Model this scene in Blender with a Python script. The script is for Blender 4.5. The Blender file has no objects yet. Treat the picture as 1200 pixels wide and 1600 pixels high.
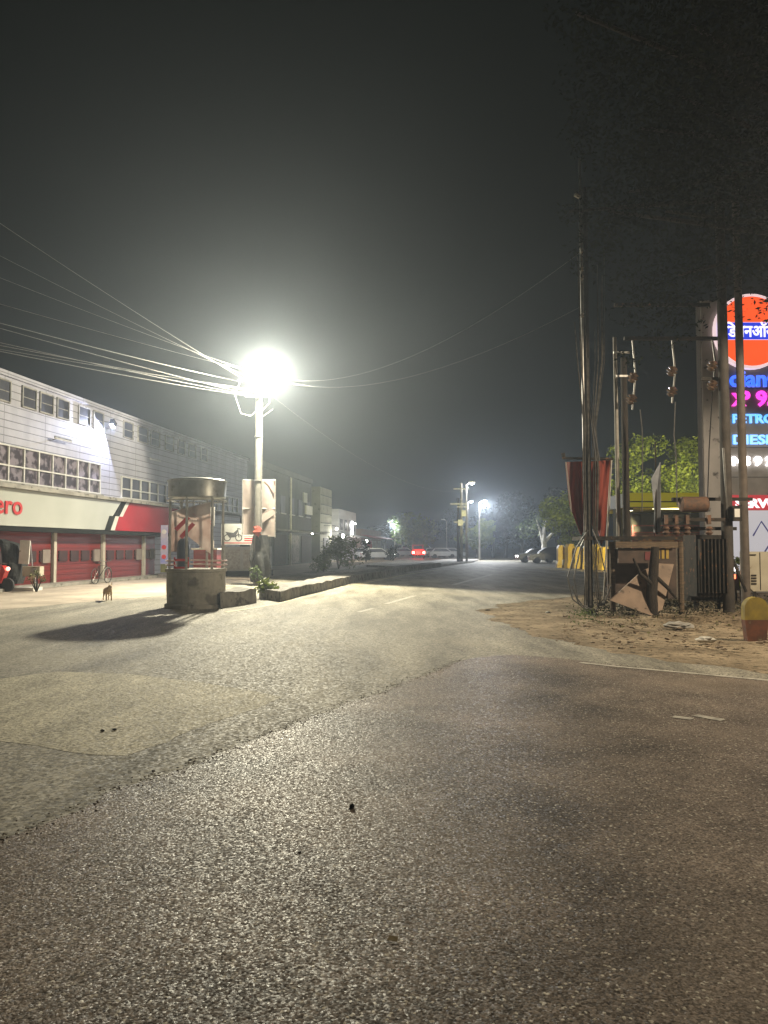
import bpy, math, random
from mathutils import Vector, Matrix, noise
random.seed(7)
R = math.radians
SC = bpy.context.scene
COL = SC.collection

# ---------------- camera, world, exposure ----------------
CAM_H, PITCH, F = 1.6, 2.62, 1200.0
cd = bpy.data.cameras.new('camera'); cam = bpy.data.objects.new('camera', cd); COL.objects.link(cam)
cd.sensor_fit = 'VERTICAL'; cd.sensor_height = 36; cd.sensor_width = 36; cd.lens = 27.0
cd.clip_start = 0.05; cd.clip_end = 2000
cam.location = (0, 0, CAM_H); cam.rotation_euler = (R(90 + PITCH), 0, 0)
SC.camera = cam
w = bpy.data.worlds.new('World'); SC.world = w; w.use_nodes = True
wn = w.node_tree; bg = wn.nodes['Background']
bg.inputs['Color'].default_value = (0.60, 0.78, 0.70, 1); bg.inputs['Strength'].default_value = 0.006
SC.view_settings.view_transform = 'Standard'; SC.view_settings.look = 'None'
SC.view_settings.exposure = 0.0; SC.view_settings.gamma = 1
SC.view_settings.use_curve_mapping = False
SC.cycles.use_denoising = True
SC.cycles.volume_max_steps = 128
SC.cycles.max_bounces = 6; SC.cycles.volume_bounces = 0
SC.cycles.sample_clamp_indirect = 4
SC.cycles.use_light_tree = True

# ---------------- measuring helpers (pixel of the 1200x1600 photo -> point in the place) -----------
_ca, _sa = math.cos(R(PITCH)), math.sin(R(PITCH))
def ray(px, py):
    u = (px - 600) / F; v = (800 - py) / F
    return Vector((u, _ca - v * _sa, _sa + v * _ca))
def at(px, py, Y):
    d = ray(px, py); return Vector((0, 0, CAM_H)) + d * (Y / d.y)
def gp(px, py, z=0.0):
    d = ray(px, py); return Vector((0, 0, CAM_H)) + d * ((z - CAM_H) / d.z)

def gpt(px, Y): p = at(px, 855, Y); return Vector((p.x, p.y, 0))

# ---------------- materials ----------------
MATS = {}
def mat(name, c1, c2=None, scale=4.0, rough=0.7, metal=0.0, bump=0.0, bscale=None, detail=6, coords='Object',
        dist=0.02, spots=None, stretch=None, spec=0.5, edge=(0.35, 0.65)):
    if name in MATS: return MATS[name]
    m = bpy.data.materials.new(name); m.use_nodes = True
    nt = m.node_tree; N = nt.nodes; L = nt.links; p = N['Principled BSDF']
    c2 = c2 or tuple(x * 0.75 for x in c1)
    tc = N.new('ShaderNodeTexCoord'); src = tc.outputs[coords]
    if stretch:
        mp = N.new('ShaderNodeMapping'); mp.inputs['Scale'].default_value = stretch
        L.new(src, mp.inputs['Vector']); src = mp.outputs['Vector']
    n = N.new('ShaderNodeTexNoise'); n.inputs['Scale'].default_value = scale; n.inputs['Detail'].default_value = detail
    L.new(src, n.inputs['Vector'])
    cr = N.new('ShaderNodeValToRGB'); cr.color_ramp.elements[0].position = edge[0]; cr.color_ramp.elements[1].position = edge[1]
    cr.color_ramp.elements[0].color = (*c1, 1); cr.color_ramp.elements[1].color = (*c2, 1)
    L.new(n.outputs['Fac'], cr.inputs['Fac']); col = cr.outputs['Color']
    if spots:
        sc_, s_col, thr = spots
        n2 = N.new('ShaderNodeTexNoise'); n2.inputs['Scale'].default_value = sc_; n2.inputs['Detail'].default_value = 8
        L.new(src, n2.inputs['Vector'])
        r2 = N.new('ShaderNodeValToRGB'); r2.color_ramp.elements[0].position = thr; r2.color_ramp.elements[1].position = min(1, thr + .08)
        L.new(n2.outputs['Fac'], r2.inputs['Fac'])
        mx = N.new('ShaderNodeMix'); mx.data_type = 'RGBA'
        L.new(r2.outputs['Color'], mx.inputs['Factor']); L.new(col, mx.inputs[6]); mx.inputs[7].default_value = (*s_col, 1)
        col = mx.outputs[2]
    L.new(col, p.inputs['Base Color'])
    p.inputs['Roughness'].default_value = rough; p.inputs['Metallic'].default_value = metal
    p.inputs['Specular IOR Level'].default_value = spec
    if bump:
        nb = N.new('ShaderNodeTexNoise'); nb.inputs['Scale'].default_value = bscale or scale * 4; nb.inputs['Detail'].default_value = 8
        L.new(src, nb.inputs['Vector'])
        b = N.new('ShaderNodeBump'); b.inputs['Strength'].default_value = bump; b.inputs['Distance'].default_value = dist
        L.new(nb.outputs['Fac'], b.inputs['Height']); L.new(b.outputs['Normal'], p.inputs['Normal'])
    MATS[name] = m; return m

def emit(name, c, s, base=(.8, .8, .8)):
    if name in MATS: return MATS[name]
    m = bpy.data.materials.new(name); m.use_nodes = True
    nt = m.node_tree; p = nt.nodes['Principled BSDF']
    n = nt.nodes.new('ShaderNodeTexNoise'); n.inputs['Scale'].default_value = 3
    cr = nt.nodes.new('ShaderNodeValToRGB')
    cr.color_ramp.elements[0].color = (*c, 1); cr.color_ramp.elements[1].color = (*[x * .85 for x in c], 1)
    nt.links.new(n.outputs['Fac'], cr.inputs['Fac']); nt.links.new(cr.outputs['Color'], p.inputs['Emission Color'])
    p.inputs['Base Color'].default_value = (*base, 1)
    p.inputs['Emission Strength'].default_value = s
    MATS[name] = m; return m

def asphalt(name, c1, c2, cell, bump, r_lo, r_hi, patch=0.35, dust=None, sparkle=0.0, streak=None, dist=0.006, spec=.5, facet=.15):
    m = bpy.data.materials.new(name); m.use_nodes = True
    nt = m.node_tree; N = nt.nodes; L = nt.links; p = N['Principled BSDF']
    tc = N.new('ShaderNodeTexCoord'); src = tc.outputs['Object']
    v = N.new('ShaderNodeTexVoronoi'); v.inputs['Scale'].default_value = cell; L.new(src, v.inputs['Vector'])
    sepc = N.new('ShaderNodeSeparateColor'); L.new(v.outputs['Color'], sepc.inputs['Color'])
    big = N.new('ShaderNodeTexNoise'); big.inputs['Scale'].default_value = patch; big.inputs['Detail'].default_value = 7
    big.inputs['Roughness'].default_value = .6
    bsrc = src
    if streak:
        mp = N.new('ShaderNodeMapping'); mp.inputs['Rotation'].default_value = (0, 0, streak[0]); mp.inputs['Scale'].default_value = (streak[1], 1, 1)
        L.new(src, mp.inputs['Vector']); bsrc = mp.outputs['Vector']
    L.new(bsrc, big.inputs['Vector'])
    cr = N.new('ShaderNodeValToRGB'); cr.color_ramp.elements[0].position = .35; cr.color_ramp.elements[1].position = .68
    cr.color_ramp.elements[0].color = (*c1, 1); cr.color_ramp.elements[1].color = (*c2, 1)
    L.new(big.outputs['Fac'], cr.inputs['Fac'])
    # each stone its own tone
    st = N.new('ShaderNodeMapRange'); st.inputs['To Min'].default_value = .45; st.inputs['To Max'].default_value = 1.6
    L.new(sepc.outputs[0], st.inputs['Value'])
    mul = N.new('ShaderNodeVectorMath'); mul.operation = 'SCALE'
    L.new(cr.outputs['Color'], mul.inputs[0]); L.new(st.outputs[0], mul.inputs['Scale'])
    col = mul.outputs[0]; p.inputs['Specular IOR Level'].default_value = spec
    if sparkle:
        gt = N.new('ShaderNodeMath'); gt.operation = 'GREATER_THAN'; gt.inputs[1].default_value = 1 - sparkle
        L.new(sepc.outputs[2], gt.inputs[0])
        mx0 = N.new('ShaderNodeMix'); mx0.data_type = 'RGBA'; L.new(gt.outputs[0], mx0.inputs['Factor'])
        L.new(col, mx0.inputs[6]); mx0.inputs[7].default_value = (.42, .38, .31, 1); col = mx0.outputs[2]
    if dust:
        dn = N.new('ShaderNodeTexNoise'); dn.inputs['Scale'].default_value = dust[1]; dn.inputs['Detail'].default_value = 8
        L.new(src, dn.inputs['Vector'])
        dr = N.new('ShaderNodeValToRGB'); dr.color_ramp.elements[0].position = dust[2]; dr.color_ramp.elements[1].position = dust[2] + .25
        L.new(dn.outputs['Fac'], dr.inputs['Fac'])
        mx = N.new('ShaderNodeMix'); mx.data_type = 'RGBA'
        L.new(dr.outputs['Color'], mx.inputs['Factor']); L.new(col, mx.inputs[6]); mx.inputs[7].default_value = (*dust[0], 1)
        col = mx.outputs[2]
    L.new(col, p.inputs['Base Color'])
    rr = N.new('ShaderNodeMapRange'); rr.inputs['To Min'].default_value = r_lo; rr.inputs['To Max'].default_value = r_hi
    L.new(sepc.outputs[1], rr.inputs['Value']); L.new(rr.outputs[0], p.inputs['Roughness'])
    fine = N.new('ShaderNodeTexNoise'); fine.inputs['Scale'].default_value = cell * 1.7; fine.inputs['Detail'].default_value = 5
    L.new(src, fine.inputs['Vector'])
    sub = N.new('ShaderNodeMath'); sub.operation = 'MULTIPLY_ADD'; L.new(v.outputs['Distance'], sub.inputs[0]); sub.inputs[1].default_value = -1.0
    L.new(fine.outputs['Fac'], sub.inputs[2])
    add = N.new('ShaderNodeMath'); L.new(sub.outputs[0], add.inputs[0]); L.new(sepc.outputs[0], add.inputs[1])
    b = N.new('ShaderNodeBump'); b.inputs['Strength'].default_value = bump; b.inputs['Distance'].default_value = dist
    L.new(add.outputs[0], b.inputs['Height'])
    ge = N.new('ShaderNodeNewGeometry'); v2 = N.new('ShaderNodeTexVoronoi'); v2.inputs['Scale'].default_value = cell * 1.25; L.new(src, v2.inputs['Vector'])
    fo = N.new('ShaderNodeVectorMath'); fo.operation = 'SUBTRACT'; L.new(v2.outputs['Color'], fo.inputs[0]); fo.inputs[1].default_value = (.5, .5, .5)
    fs_ = N.new('ShaderNodeVectorMath'); fs_.operation = 'SCALE'; L.new(fo.outputs[0], fs_.inputs[0]); fs_.inputs['Scale'].default_value = facet
    fa = N.new('ShaderNodeVectorMath'); L.new(fs_.outputs[0], fa.inputs[0]); L.new(ge.outputs['Normal'], fa.inputs[1])
    fn = N.new('ShaderNodeVectorMath'); fn.operation = 'NORMALIZE'; L.new(fa.outputs[0], fn.inputs[0]); L.new(fn.outputs[0], b.inputs['Normal'])
    b2 = N.new('ShaderNodeBump'); b2.inputs['Strength'].default_value = .5; b2.inputs['Distance'].default_value = .03
    L.new(big.outputs['Fac'], b2.inputs['Height']); L.new(b.outputs['Normal'], b2.inputs['Normal'])
    L.new(b2.outputs['Normal'], p.inputs['Normal'])
    MATS[name] = m; return m

def translucent(m, f=.5):
    nt = m.node_tree; p = nt.nodes['Principled BSDF']; t = nt.nodes.new('ShaderNodeBsdfTranslucent'); mx = nt.nodes.new('ShaderNodeMixShader')
    cl = p.inputs['Base Color'].links[0].from_socket; nt.links.new(cl, t.inputs['Color']); mx.inputs[0].default_value = f
    nt.links.new(p.outputs[0], mx.inputs[1]); nt.links.new(t.outputs[0], mx.inputs[2]); nt.links.new(mx.outputs[0], nt.nodes['Material Output'].inputs['Surface']); return m

def siding():
    m = bpy.data.materials.new('panel_siding'); m.use_nodes = True
    nt = m.node_tree; N = nt.nodes; L = nt.links; p = N['Principled BSDF']
    tc = N.new('ShaderNodeTexCoord'); sp = N.new('ShaderNodeSeparateXYZ'); L.new(tc.outputs['Object'], sp.inputs[0])
    def joint(sock, period, width):
        a = N.new('ShaderNodeMath'); a.operation = 'MULTIPLY'; a.inputs[1].default_value = 1 / period; L.new(sock, a.inputs[0])
        f = N.new('ShaderNodeMath'); f.operation = 'FRACT'; L.new(a.outputs[0], f.inputs[0])
        g = N.new('ShaderNodeMath'); g.operation = 'LESS_THAN'; g.inputs[1].default_value = width / period; L.new(f.outputs[0], g.inputs[0])
        return g.outputs[0]
    h = joint(sp.outputs['Z'], .29, .035); v = joint(sp.outputs['X'], 2.7, .03)
    mxm = N.new('ShaderNodeMath'); mxm.operation = 'MAXIMUM'; L.new(h, mxm.inputs[0]); L.new(v, mxm.inputs[1])
    n = N.new('ShaderNodeTexNoise'); n.inputs['Scale'].default_value = .8; n.inputs['Detail'].default_value = 9
    mp = N.new('ShaderNodeMapping'); mp.inputs['Scale'].default_value = (1.5, 1, .6); L.new(tc.outputs['Object'], mp.inputs['Vector']); L.new(mp.outputs[0], n.inputs['Vector'])
    cr = N.new('ShaderNodeValToRGB'); cr.color_ramp.elements[0].color = (.29, .28, .325, 1); cr.color_ramp.elements[1].color = (.43, .42, .47, 1)
    cr.color_ramp.elements[0].position = .3; cr.color_ramp.elements[1].position = .7
    L.new(n.outputs['Fac'], cr.inputs['Fac'])
    mx = N.new('ShaderNodeMix'); mx.data_type = 'RGBA'; L.new(mxm.outputs[0], mx.inputs['Factor']); L.new(cr.outputs['Color'], mx.inputs[6])
    mx.inputs[7].default_value = (.16, .155, .16, 1); L.new(mx.outputs[2], p.inputs['Base Color'])
    p.inputs['Roughness'].default_value = .55
    b = N.new('ShaderNodeBump'); b.inputs['Strength'].default_value = .8; b.inputs['Distance'].default_value = .02; b.invert = True
    L.new(mxm.outputs[0], b.inputs['Height']); L.new(b.outputs[0], p.inputs['Normal'])
    return m

M_MAIN = asphalt('worn_asphalt', (.105, .095, .072), (.28, .258, .205), 42, .3, .62, .95, patch=.25, dust=((.30, .265, .195), .22, .56), streak=(R(60), 5), dist=.003, spec=.22)
M_FORE = asphalt('coarse_asphalt', (.060, .048, .039), (.20, .160, .127), 92, .42, .38, .88, patch=.8, dust=((.17, .135, .10), .35, .53), sparkle=.035, dist=.003, spec=.10, facet=.34)
M_PATCH = asphalt('patch_screed', (.25, .228, .165), (.44, .40, .295), 55, .2, .65, .95, patch=.8, streak=(R(80), 3), dist=.003, spec=.2)
M_DIRT = mat('dusty_earth', (.15, .115, .075), (.31, .245, .165), scale=1.1, rough=1, bump=1, bscale=11, dist=.10, spots=(7, (.06, .046, .03), .56), spec=.1)
M_PAVE = mat('dusty_forecourt', (.24, .20, .155), (.36, .30, .235), scale=.7, rough=.9, bump=.4, bscale=14, spots=(2.5, (.17, .15, .12), .6))
M_CONC = mat('concrete', (.20, .19, .17), (.33, .31, .275), scale=2.2, rough=.85, bump=.4, bscale=30, spots=(3.5, (.10, .092, .08), .58))
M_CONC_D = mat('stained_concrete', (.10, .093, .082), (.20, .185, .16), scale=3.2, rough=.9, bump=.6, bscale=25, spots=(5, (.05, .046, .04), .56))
M_POLEC = mat('pole_concrete', (.20, .185, .16), (.30, .28, .245), scale=5, rough=.8, bump=.3, bscale=40)
M_STEEL = mat('galvanised_steel', (.42, .41, .39), (.28, .27, .25), scale=7, rough=.42, metal=.8, bump=.1, spots=(8, (.16, .10, .06), .66))
M_DSTEEL = mat('dark_steel', (.016, .015, .013), (.038, .03, .024), scale=6, rough=.8, metal=0, spec=.2, bump=.3, spots=(9, (.12, .06, .03), .6))
M_RUST = mat('rusty_metal', (.16, .085, .05), (.09, .06, .045), scale=9, rough=.8, metal=.2, bump=.5)
M_WOOD = mat('weathered_wood', (.15, .105, .065), (.08, .058, .038), scale=5, rough=.85, bump=.5, stretch=(1, 1, 6))
M_BARK = mat('bark', (.05, .038, .028), (.025, .02, .015), scale=7, rough=.95, bump=1, stretch=(3, 3, .6), dist=.04)
M_PALEBARK = mat('whitewashed_bark', (.62, .60, .55), (.40, .38, .33), scale=5, rough=.9, bump=.6)
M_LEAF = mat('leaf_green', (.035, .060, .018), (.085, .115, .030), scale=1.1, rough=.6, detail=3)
M_LEAFB = mat('leaf_lit', (.07, .10, .010), (.17, .20, .020), scale=.9, rough=.6, detail=3)  # leaf green brightened: lamplight put into the colour
M_LEAFD = mat('leaf_shaded', (.007, .010, .004), (.015, .019, .007), scale=.6, rough=1, detail=3, spec=0)  # leaf green darkened: night shade put into the colour
M_LEAFY = mat('leaf_dry', (.13, .12, .04), (.09, .095, .03), scale=3, rough=.8)
M_WHITE = mat('white_paint', (.62, .60, .56), (.5, .485, .45), scale=3, rough=.5, spots=(4, (.36, .33, .28), .66))
M_PINKW = mat('faded_banner', (.42, .35, .31), (.33, .27, .245), scale=2.2, rough=.8, bump=.3, bscale=6)
M_FASCIA = mat('fascia_white', (.42, .43, .39), (.37, .38, .34), scale=.6, rough=.35)
M_RED = mat('fascia_red', (.36, .022, .035), (.28, .018, .03), scale=.6, rough=.7, spec=.15)
M_BLACK = mat('fascia_black', (.018, .02, .018), (.012, .012, .012), scale=1, rough=.9, spec=.1)
M_SHUT = mat('red_shutter', (.20, .016, .014), (.13, .014, .013), scale=1.2, rough=.5, bump=.5, bscale=2, stretch=(.3, .3, 14), spots=(1.4, (.14, .03, .028), .6))
M_PILLAR = mat('pillar_cream', (.50, .46, .38), (.40, .36, .30), scale=3, rough=.7)
M_GLASS = mat('dark_glass', (.03, .03, .038), (.06, .06, .08), scale=1.2, rough=.45, spec=.2)
M_SHOPGLASS = mat('stock_behind_glass', (.045, .035, .045), (.22, .19, .22), scale=2.6, rough=.4, detail=4, edge=(.46, .56), spec=.25)
M_REDCLOTH = mat('red_cloth', (.30, .06, .035), (.18, .035, .022), scale=3, rough=.85, bump=.4, bscale=5, stretch=(3, 3, .5))
M_GREYCLOTH = mat('grey_strip', (.34, .35, .37), (.22, .23, .25), scale=3, rough=.6, bump=.3)
M_DARKCLOTH = mat('dark_tarp', (.012, .013, .014), (.03, .03, .027), scale=4, rough=.8, bump=.8, bscale=6, dist=.06)
M_YELLOW = mat('yellow_plastic', (.62, .43, .03), (.50, .33, .03), scale=2, rough=.55, spots=(3, (.30, .22, .06), .62))
M_YELROOF = mat('yellow_fascia', (.60, .50, .02), (.5, .41, .015), scale=.5, rough=.5)
M_BOARD = mat('brown_board', (.30, .215, .155), (.20, .145, .105), scale=3, rough=.8, bump=.2, spots=(4, (.10, .075, .055), .63))
M_LINE = mat('road_paint_white', (.36, .33, .27), (.15, .135, .11), scale=11, rough=.7, edge=(.45, .7))
M_LINEY = mat('road_paint_yellow', (.42, .36, .18), (.25, .22, .13), scale=7, rough=.75, edge=(.4, .7))
M_TYRE = mat('tyre_rubber', (.02, .02, .02), (.035, .033, .03), scale=6, rough=.85)
M_CARW = mat('white_car_paint', (.62, .62, .62), (.55, .55, .55), scale=1, rough=.25)
M_CARR = mat('red_car_paint', (.5, .03, .02), (.4, .025, .02), scale=1, rough=.3)
M_CARD = mat('dark_car_paint', (.025, .025, .03), (.035, .035, .04), scale=1, rough=.25)
M_WIRE = mat('wire_rubber', (.08, .075, .07), (.12, .115, .11), scale=8, rough=.5)
M_WIRED = mat('cable_black', (.045, .043, .04), (.08, .075, .07), scale=8, rough=.5)
M_FUR = mat('tan_fur', (.42, .30, .17), (.30, .21, .12), scale=6, rough=.9, bump=.6, bscale=40)
M_CREAM = mat('cabinet_paint', (.46, .42, .32), (.36, .32, .24), scale=2, rough=.5, spots=(4, (.20, .15, .09), .64))
M_PYLON = mat('pylon_cladding', (.24, .225, .215), (.18, .17, .162), scale=2.2, rough=.5, spots=(2.5, (.12, .11, .10), .66))
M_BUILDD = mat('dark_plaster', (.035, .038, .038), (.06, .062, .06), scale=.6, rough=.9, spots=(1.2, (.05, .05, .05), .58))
M_BUILDO = mat('olive_plaster', (.17, .17, .12), (.25, .245, .18), scale=.5, rough=.9, spots=(1.5, (.11, .10, .07), .6))
M_BUILDW = mat('pale_plaster', (.32, .32, .32), (.42, .42, .41), scale=.5, rough=.85, stretch=(.3, .3, 3))
M_PORC = mat('brown_porcelain', (.16, .10, .065), (.11, .07, .045), scale=5, rough=.25)
M_INK = mat('printed_ink', (.05, .05, .055), (.08, .08, .085), scale=5, rough=.6)
M_REDINK = mat('red_lettering', (.52, .03, .03), (.45, .025, .03), scale=5, rough=.4)
M_STONE = mat('stone', (.22, .19, .15), (.12, .105, .085), scale=9, rough=.9, bump=.6)
M_LITTER = mat('pale_litter', (.55, .53, .48), (.35, .33, .28), scale=8, rough=.7)
M_SIDING = siding()
for _m in (M_PINKW, M_REDCLOTH, M_GREYCLOTH, M_LEAF, M_LEAFB): translucent(_m, .4)
M_PB = M_POLEC

# ---------------- mesh builder ----------------
class B:
    def __init__(s): s.v = []; s.f = []
    def box(s, c, d, rz=0, rx=0, ry=0):
        m = Matrix.Rotation(rz, 3, 'Z') @ Matrix.Rotation(ry, 3, 'Y') @ Matrix.Rotation(rx, 3, 'X'); c = Vector(c); n = len(s.v)
        for z in (-.5, .5):
            for (x, y) in ((-.5, -.5), (.5, -.5), (.5, .5), (-.5, .5)):
                s.v.append(c + m @ Vector((x * d[0], y * d[1], z * d[2])))
        for f in ((3, 2, 1, 0), (4, 5, 6, 7), (0, 1, 5, 4), (1, 2, 6, 5), (2, 3, 7, 6), (3, 0, 4, 7)): s.f.append([n + i for i in f])
        return s
    def b2(s, a, b):
        return s.box([(a[i] + b[i]) / 2 for i in range(3)], [abs(b[i] - a[i]) for i in range(3)])
    def path(s, pts, r, n=8, cap=True):
        pts = [Vector(p) for p in pts]; rs = r if isinstance(r, (list, tuple)) else [r] * len(pts)
        base = len(s.v); up = Vector((0, 0, 1)); prev = None
        for i, p in enumerate(pts):
            t = (pts[min(i + 1, len(pts) - 1)] - pts[max(i - 1, 0)]).normalized()
            if prev is None:
                a = t.cross(up if abs(t.z) < .95 else Vector((1, 0, 0))).normalized()
            else:
                a = (prev - t * prev.dot(t)).normalized()
            prev = a; b = t.cross(a)
            for k in range(n):
                an = 2 * math.pi * k / n
                s.v.append(p + (a * math.cos(an) + b * math.sin(an)) * rs[i])
        for i in range(len(pts) - 1):
            for k in range(n):
                k2 = (k + 1) % n
                s.f.append([base + i * n + k, base + i * n + k2, base + (i + 1) * n + k2, base + (i + 1) * n + k])
        if cap:
            s.f.append([base + k for k in range(n)][::-1]); e = base + (len(pts) - 1) * n; s.f.append([e + k for k in range(n)])
        return s
    def tube(s, p, q, r, r2=None, n=12): return s.path([p, q], [r, r if r2 is None else r2], n)
    def lathe(s, prof, c=(0, 0, 0), n=28, rot=None):
        c = Vector(c); base = len(s.v); m = rot or Matrix.Identity(3)
        for (r, z) in prof:
            for k in range(n):
                a = 2 * math.pi * k / n; s.v.append(c + m @ Vector((r * math.cos(a), r * math.sin(a), z)))
        for i in range(len(prof) - 1):
            for k in range(n):
                k2 = (k + 1) % n; s.f.append([base + i * n + k, base + i * n + k2, base + (i + 1) * n + k2, base + (i + 1) * n + k])
        s.f.append([base + k for k in range(n)][::-1]); e = base + (len(prof) - 1) * n; s.f.append([e + k for k in range(n)])
        return s
    def prism(s, pts, off):
        pts = [Vector(p) for p in pts]; off = Vector(off); n = len(pts); b = len(s.v)
        s.v += pts + [p + off for p in pts]
        s.f.append(list(range(b, b + n))); s.f.append(list(range(b + n, b + 2 * n))[::-1])
        for i in range(n): j = (i + 1) % n; s.f.append([b + j, b + i, b + n + i, b + n + j])
        return s
    def sheet(s, fn, nu, nv, th=None):
        """surface fn(u,v)->Vector with optional thickness vector"""
        b = len(s.v)
        offs = [Vector((0, 0, 0))] + ([Vector(th)] if th is not None else [])
        for o in offs:
            for j in range(nv + 1):
                for i in range(nu + 1): s.v.append(Vector(fn(i / nu, j / nv)) + o)
        W = nu + 1; T = W * (nv + 1)
        for q in range(len(offs)):
            for j in range(nv):
                for i in range(nu):
                    a = b + q * T + j * W + i; f = [a, a + 1, a + W + 1, a + W]; s.f.append(f if q == 0 else f[::-1])
        if th is not None:
            rim = [i for i in range(W)] + [j * W + nu for j in range(1, nv + 1)] + [nv * W + i for i in range(nu - 1, -1, -1)] + [j * W for j in range(nv - 1, 0, -1)]
            for k in range(len(rim)):
                a, c = rim[k], rim[(k + 1) % len(rim)]; s.f.append([b + c, b + a, b + T + a, b + T + c])
        return s
    def blob(s, c, r, sq=(1, 1, 1), n=10, jag=.25, seed=0):
        base = len(s.v); c = Vector(c); m = n // 2 + 1
        for j in range(m + 1):
            th = math.pi * j / m
            for k in range(n):
                a = 2 * math.pi * k / n
                d = Vector((math.sin(th) * math.cos(a), math.sin(th) * math.sin(a), math.cos(th)))
                q = 1 + jag * noise.noise(d * 2.1 + Vector((seed * 3.7, seed, 0)))*2
                s.v.append(c + Vector((d.x * sq[0], d.y * sq[1], d.z * sq[2])) * r * q)
        for j in range(m):
            for k in range(n):
                k2 = (k + 1) % n; s.f.append([base + j * n + k, base + (j + 1) * n + k, base + (j + 1) * n + k2, base + j * n + k2])
        return s
    def leaf(s, c, sz, asp=.5):
        c = Vector(c); d = Vector((random.gauss(0, 1), random.gauss(0, 1), random.gauss(0, .7))).normalized()
        e = d.cross(Vector((random.gauss(0, 1), random.gauss(0, 1), random.gauss(0, 1)))).normalized(); b = len(s.v)
        s.v += [c - d * sz, c + e * sz * asp, c + d * sz, c - e * sz * asp]; s.f.append([b, b + 1, b + 2, b + 3]); return s
    def text(s, t, size, mtx, depth=.02, bold=0.0, align='LEFT', width=None):
        cu = bpy.data.curves.new('t', 'FONT'); cu.body = t; cu.size = size; cu.extrude = depth; cu.offset = bold; cu.align_x = align; cu.resolution_u = 3
        o = bpy.data.objects.new('t', cu); COL.objects.link(o); bpy.context.view_layer.update()
        me = o.evaluated_get(bpy.context.evaluated_depsgraph_get()).to_mesh()
        b = len(s.v); k = 1.0
        if width:
            xs = [v.co.x for v in me.vertices]; k = width / (max(xs) - min(xs))
        s.v += [mtx @ Vector((v.co.x * k, v.co.y, v.co.z)) for v in me.vertices]
        s.f += [[b + i for i in p.vertices] for p in me.polygons]
        bpy.data.objects.remove(o); bpy.data.curves.remove(cu); return s
    def mesh(s, name, m, org=(0, 0, 0), smooth=False):
        me = bpy.data.meshes.new(name); o = Vector(org)
        me.from_pydata([tuple(Vector(v) - o) for v in s.v], [], s.f); me.materials.append(m)
        if smooth:
            for p in me.polygons: p.use_smooth = True
            try: me.set_sharp_from_angle(angle=R(40))
            except Exception: pass
        me.update(); return me

def tag(o, label=None, cat=None, group=None, kind=None):
    if label: o['label'] = label
    if cat: o['category'] = cat
    if group: o['group'] = group
    if kind: o['kind'] = kind
    return o
def T(name, label, cat, loc=(0, 0, 0), rz=0, group=None):
    o = bpy.data.objects.new(name, None); o.empty_display_size = .2; COL.objects.link(o)
    o.location = loc; o.rotation_euler = (0, 0, rz); return tag(o, label, cat, group)
def P(par, name, b, m, label=None, world=False, smooth=False):
    """a part; world=True: the shape is given in world coordinates (parent unrotated)"""
    org = (0, 0, 0)
    if world:
        org = Vector(par.location)
        if par.parent: org = Vector(par.parent.location) + Vector(par.location)
    o = bpy.data.objects.new(name, b.mesh(name, m, org, smooth)); COL.objects.link(o); o.parent = par
    if label: o['label'] = label
    return o
def ONE(name, b, m, label, cat, org=None, group=None, smooth=False):
    org = Vector(org) if org is not None else Vector((0, 0, 0))
    o = bpy.data.objects.new(name, b.mesh(name, m, org, smooth)); COL.objects.link(o); o.location = org
    return tag(o, label, cat, group)
def STRUCT(name, b, m, smooth=False, kind='structure', label=None):
    o = bpy.data.objects.new(name, b.mesh(name, m, (0, 0, 0), smooth)); COL.objects.link(o); o['kind'] = kind
    if label: o['label'] = label
    return o
def copy_tree(o, parent=None):
    c = o.copy(); COL.objects.link(c); c.parent = parent
    for ch in [x for x in list(bpy.data.objects) if x.parent == o]: copy_tree(ch, c)
    return c
UP_DIM, SIDE = .22, .20
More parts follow.
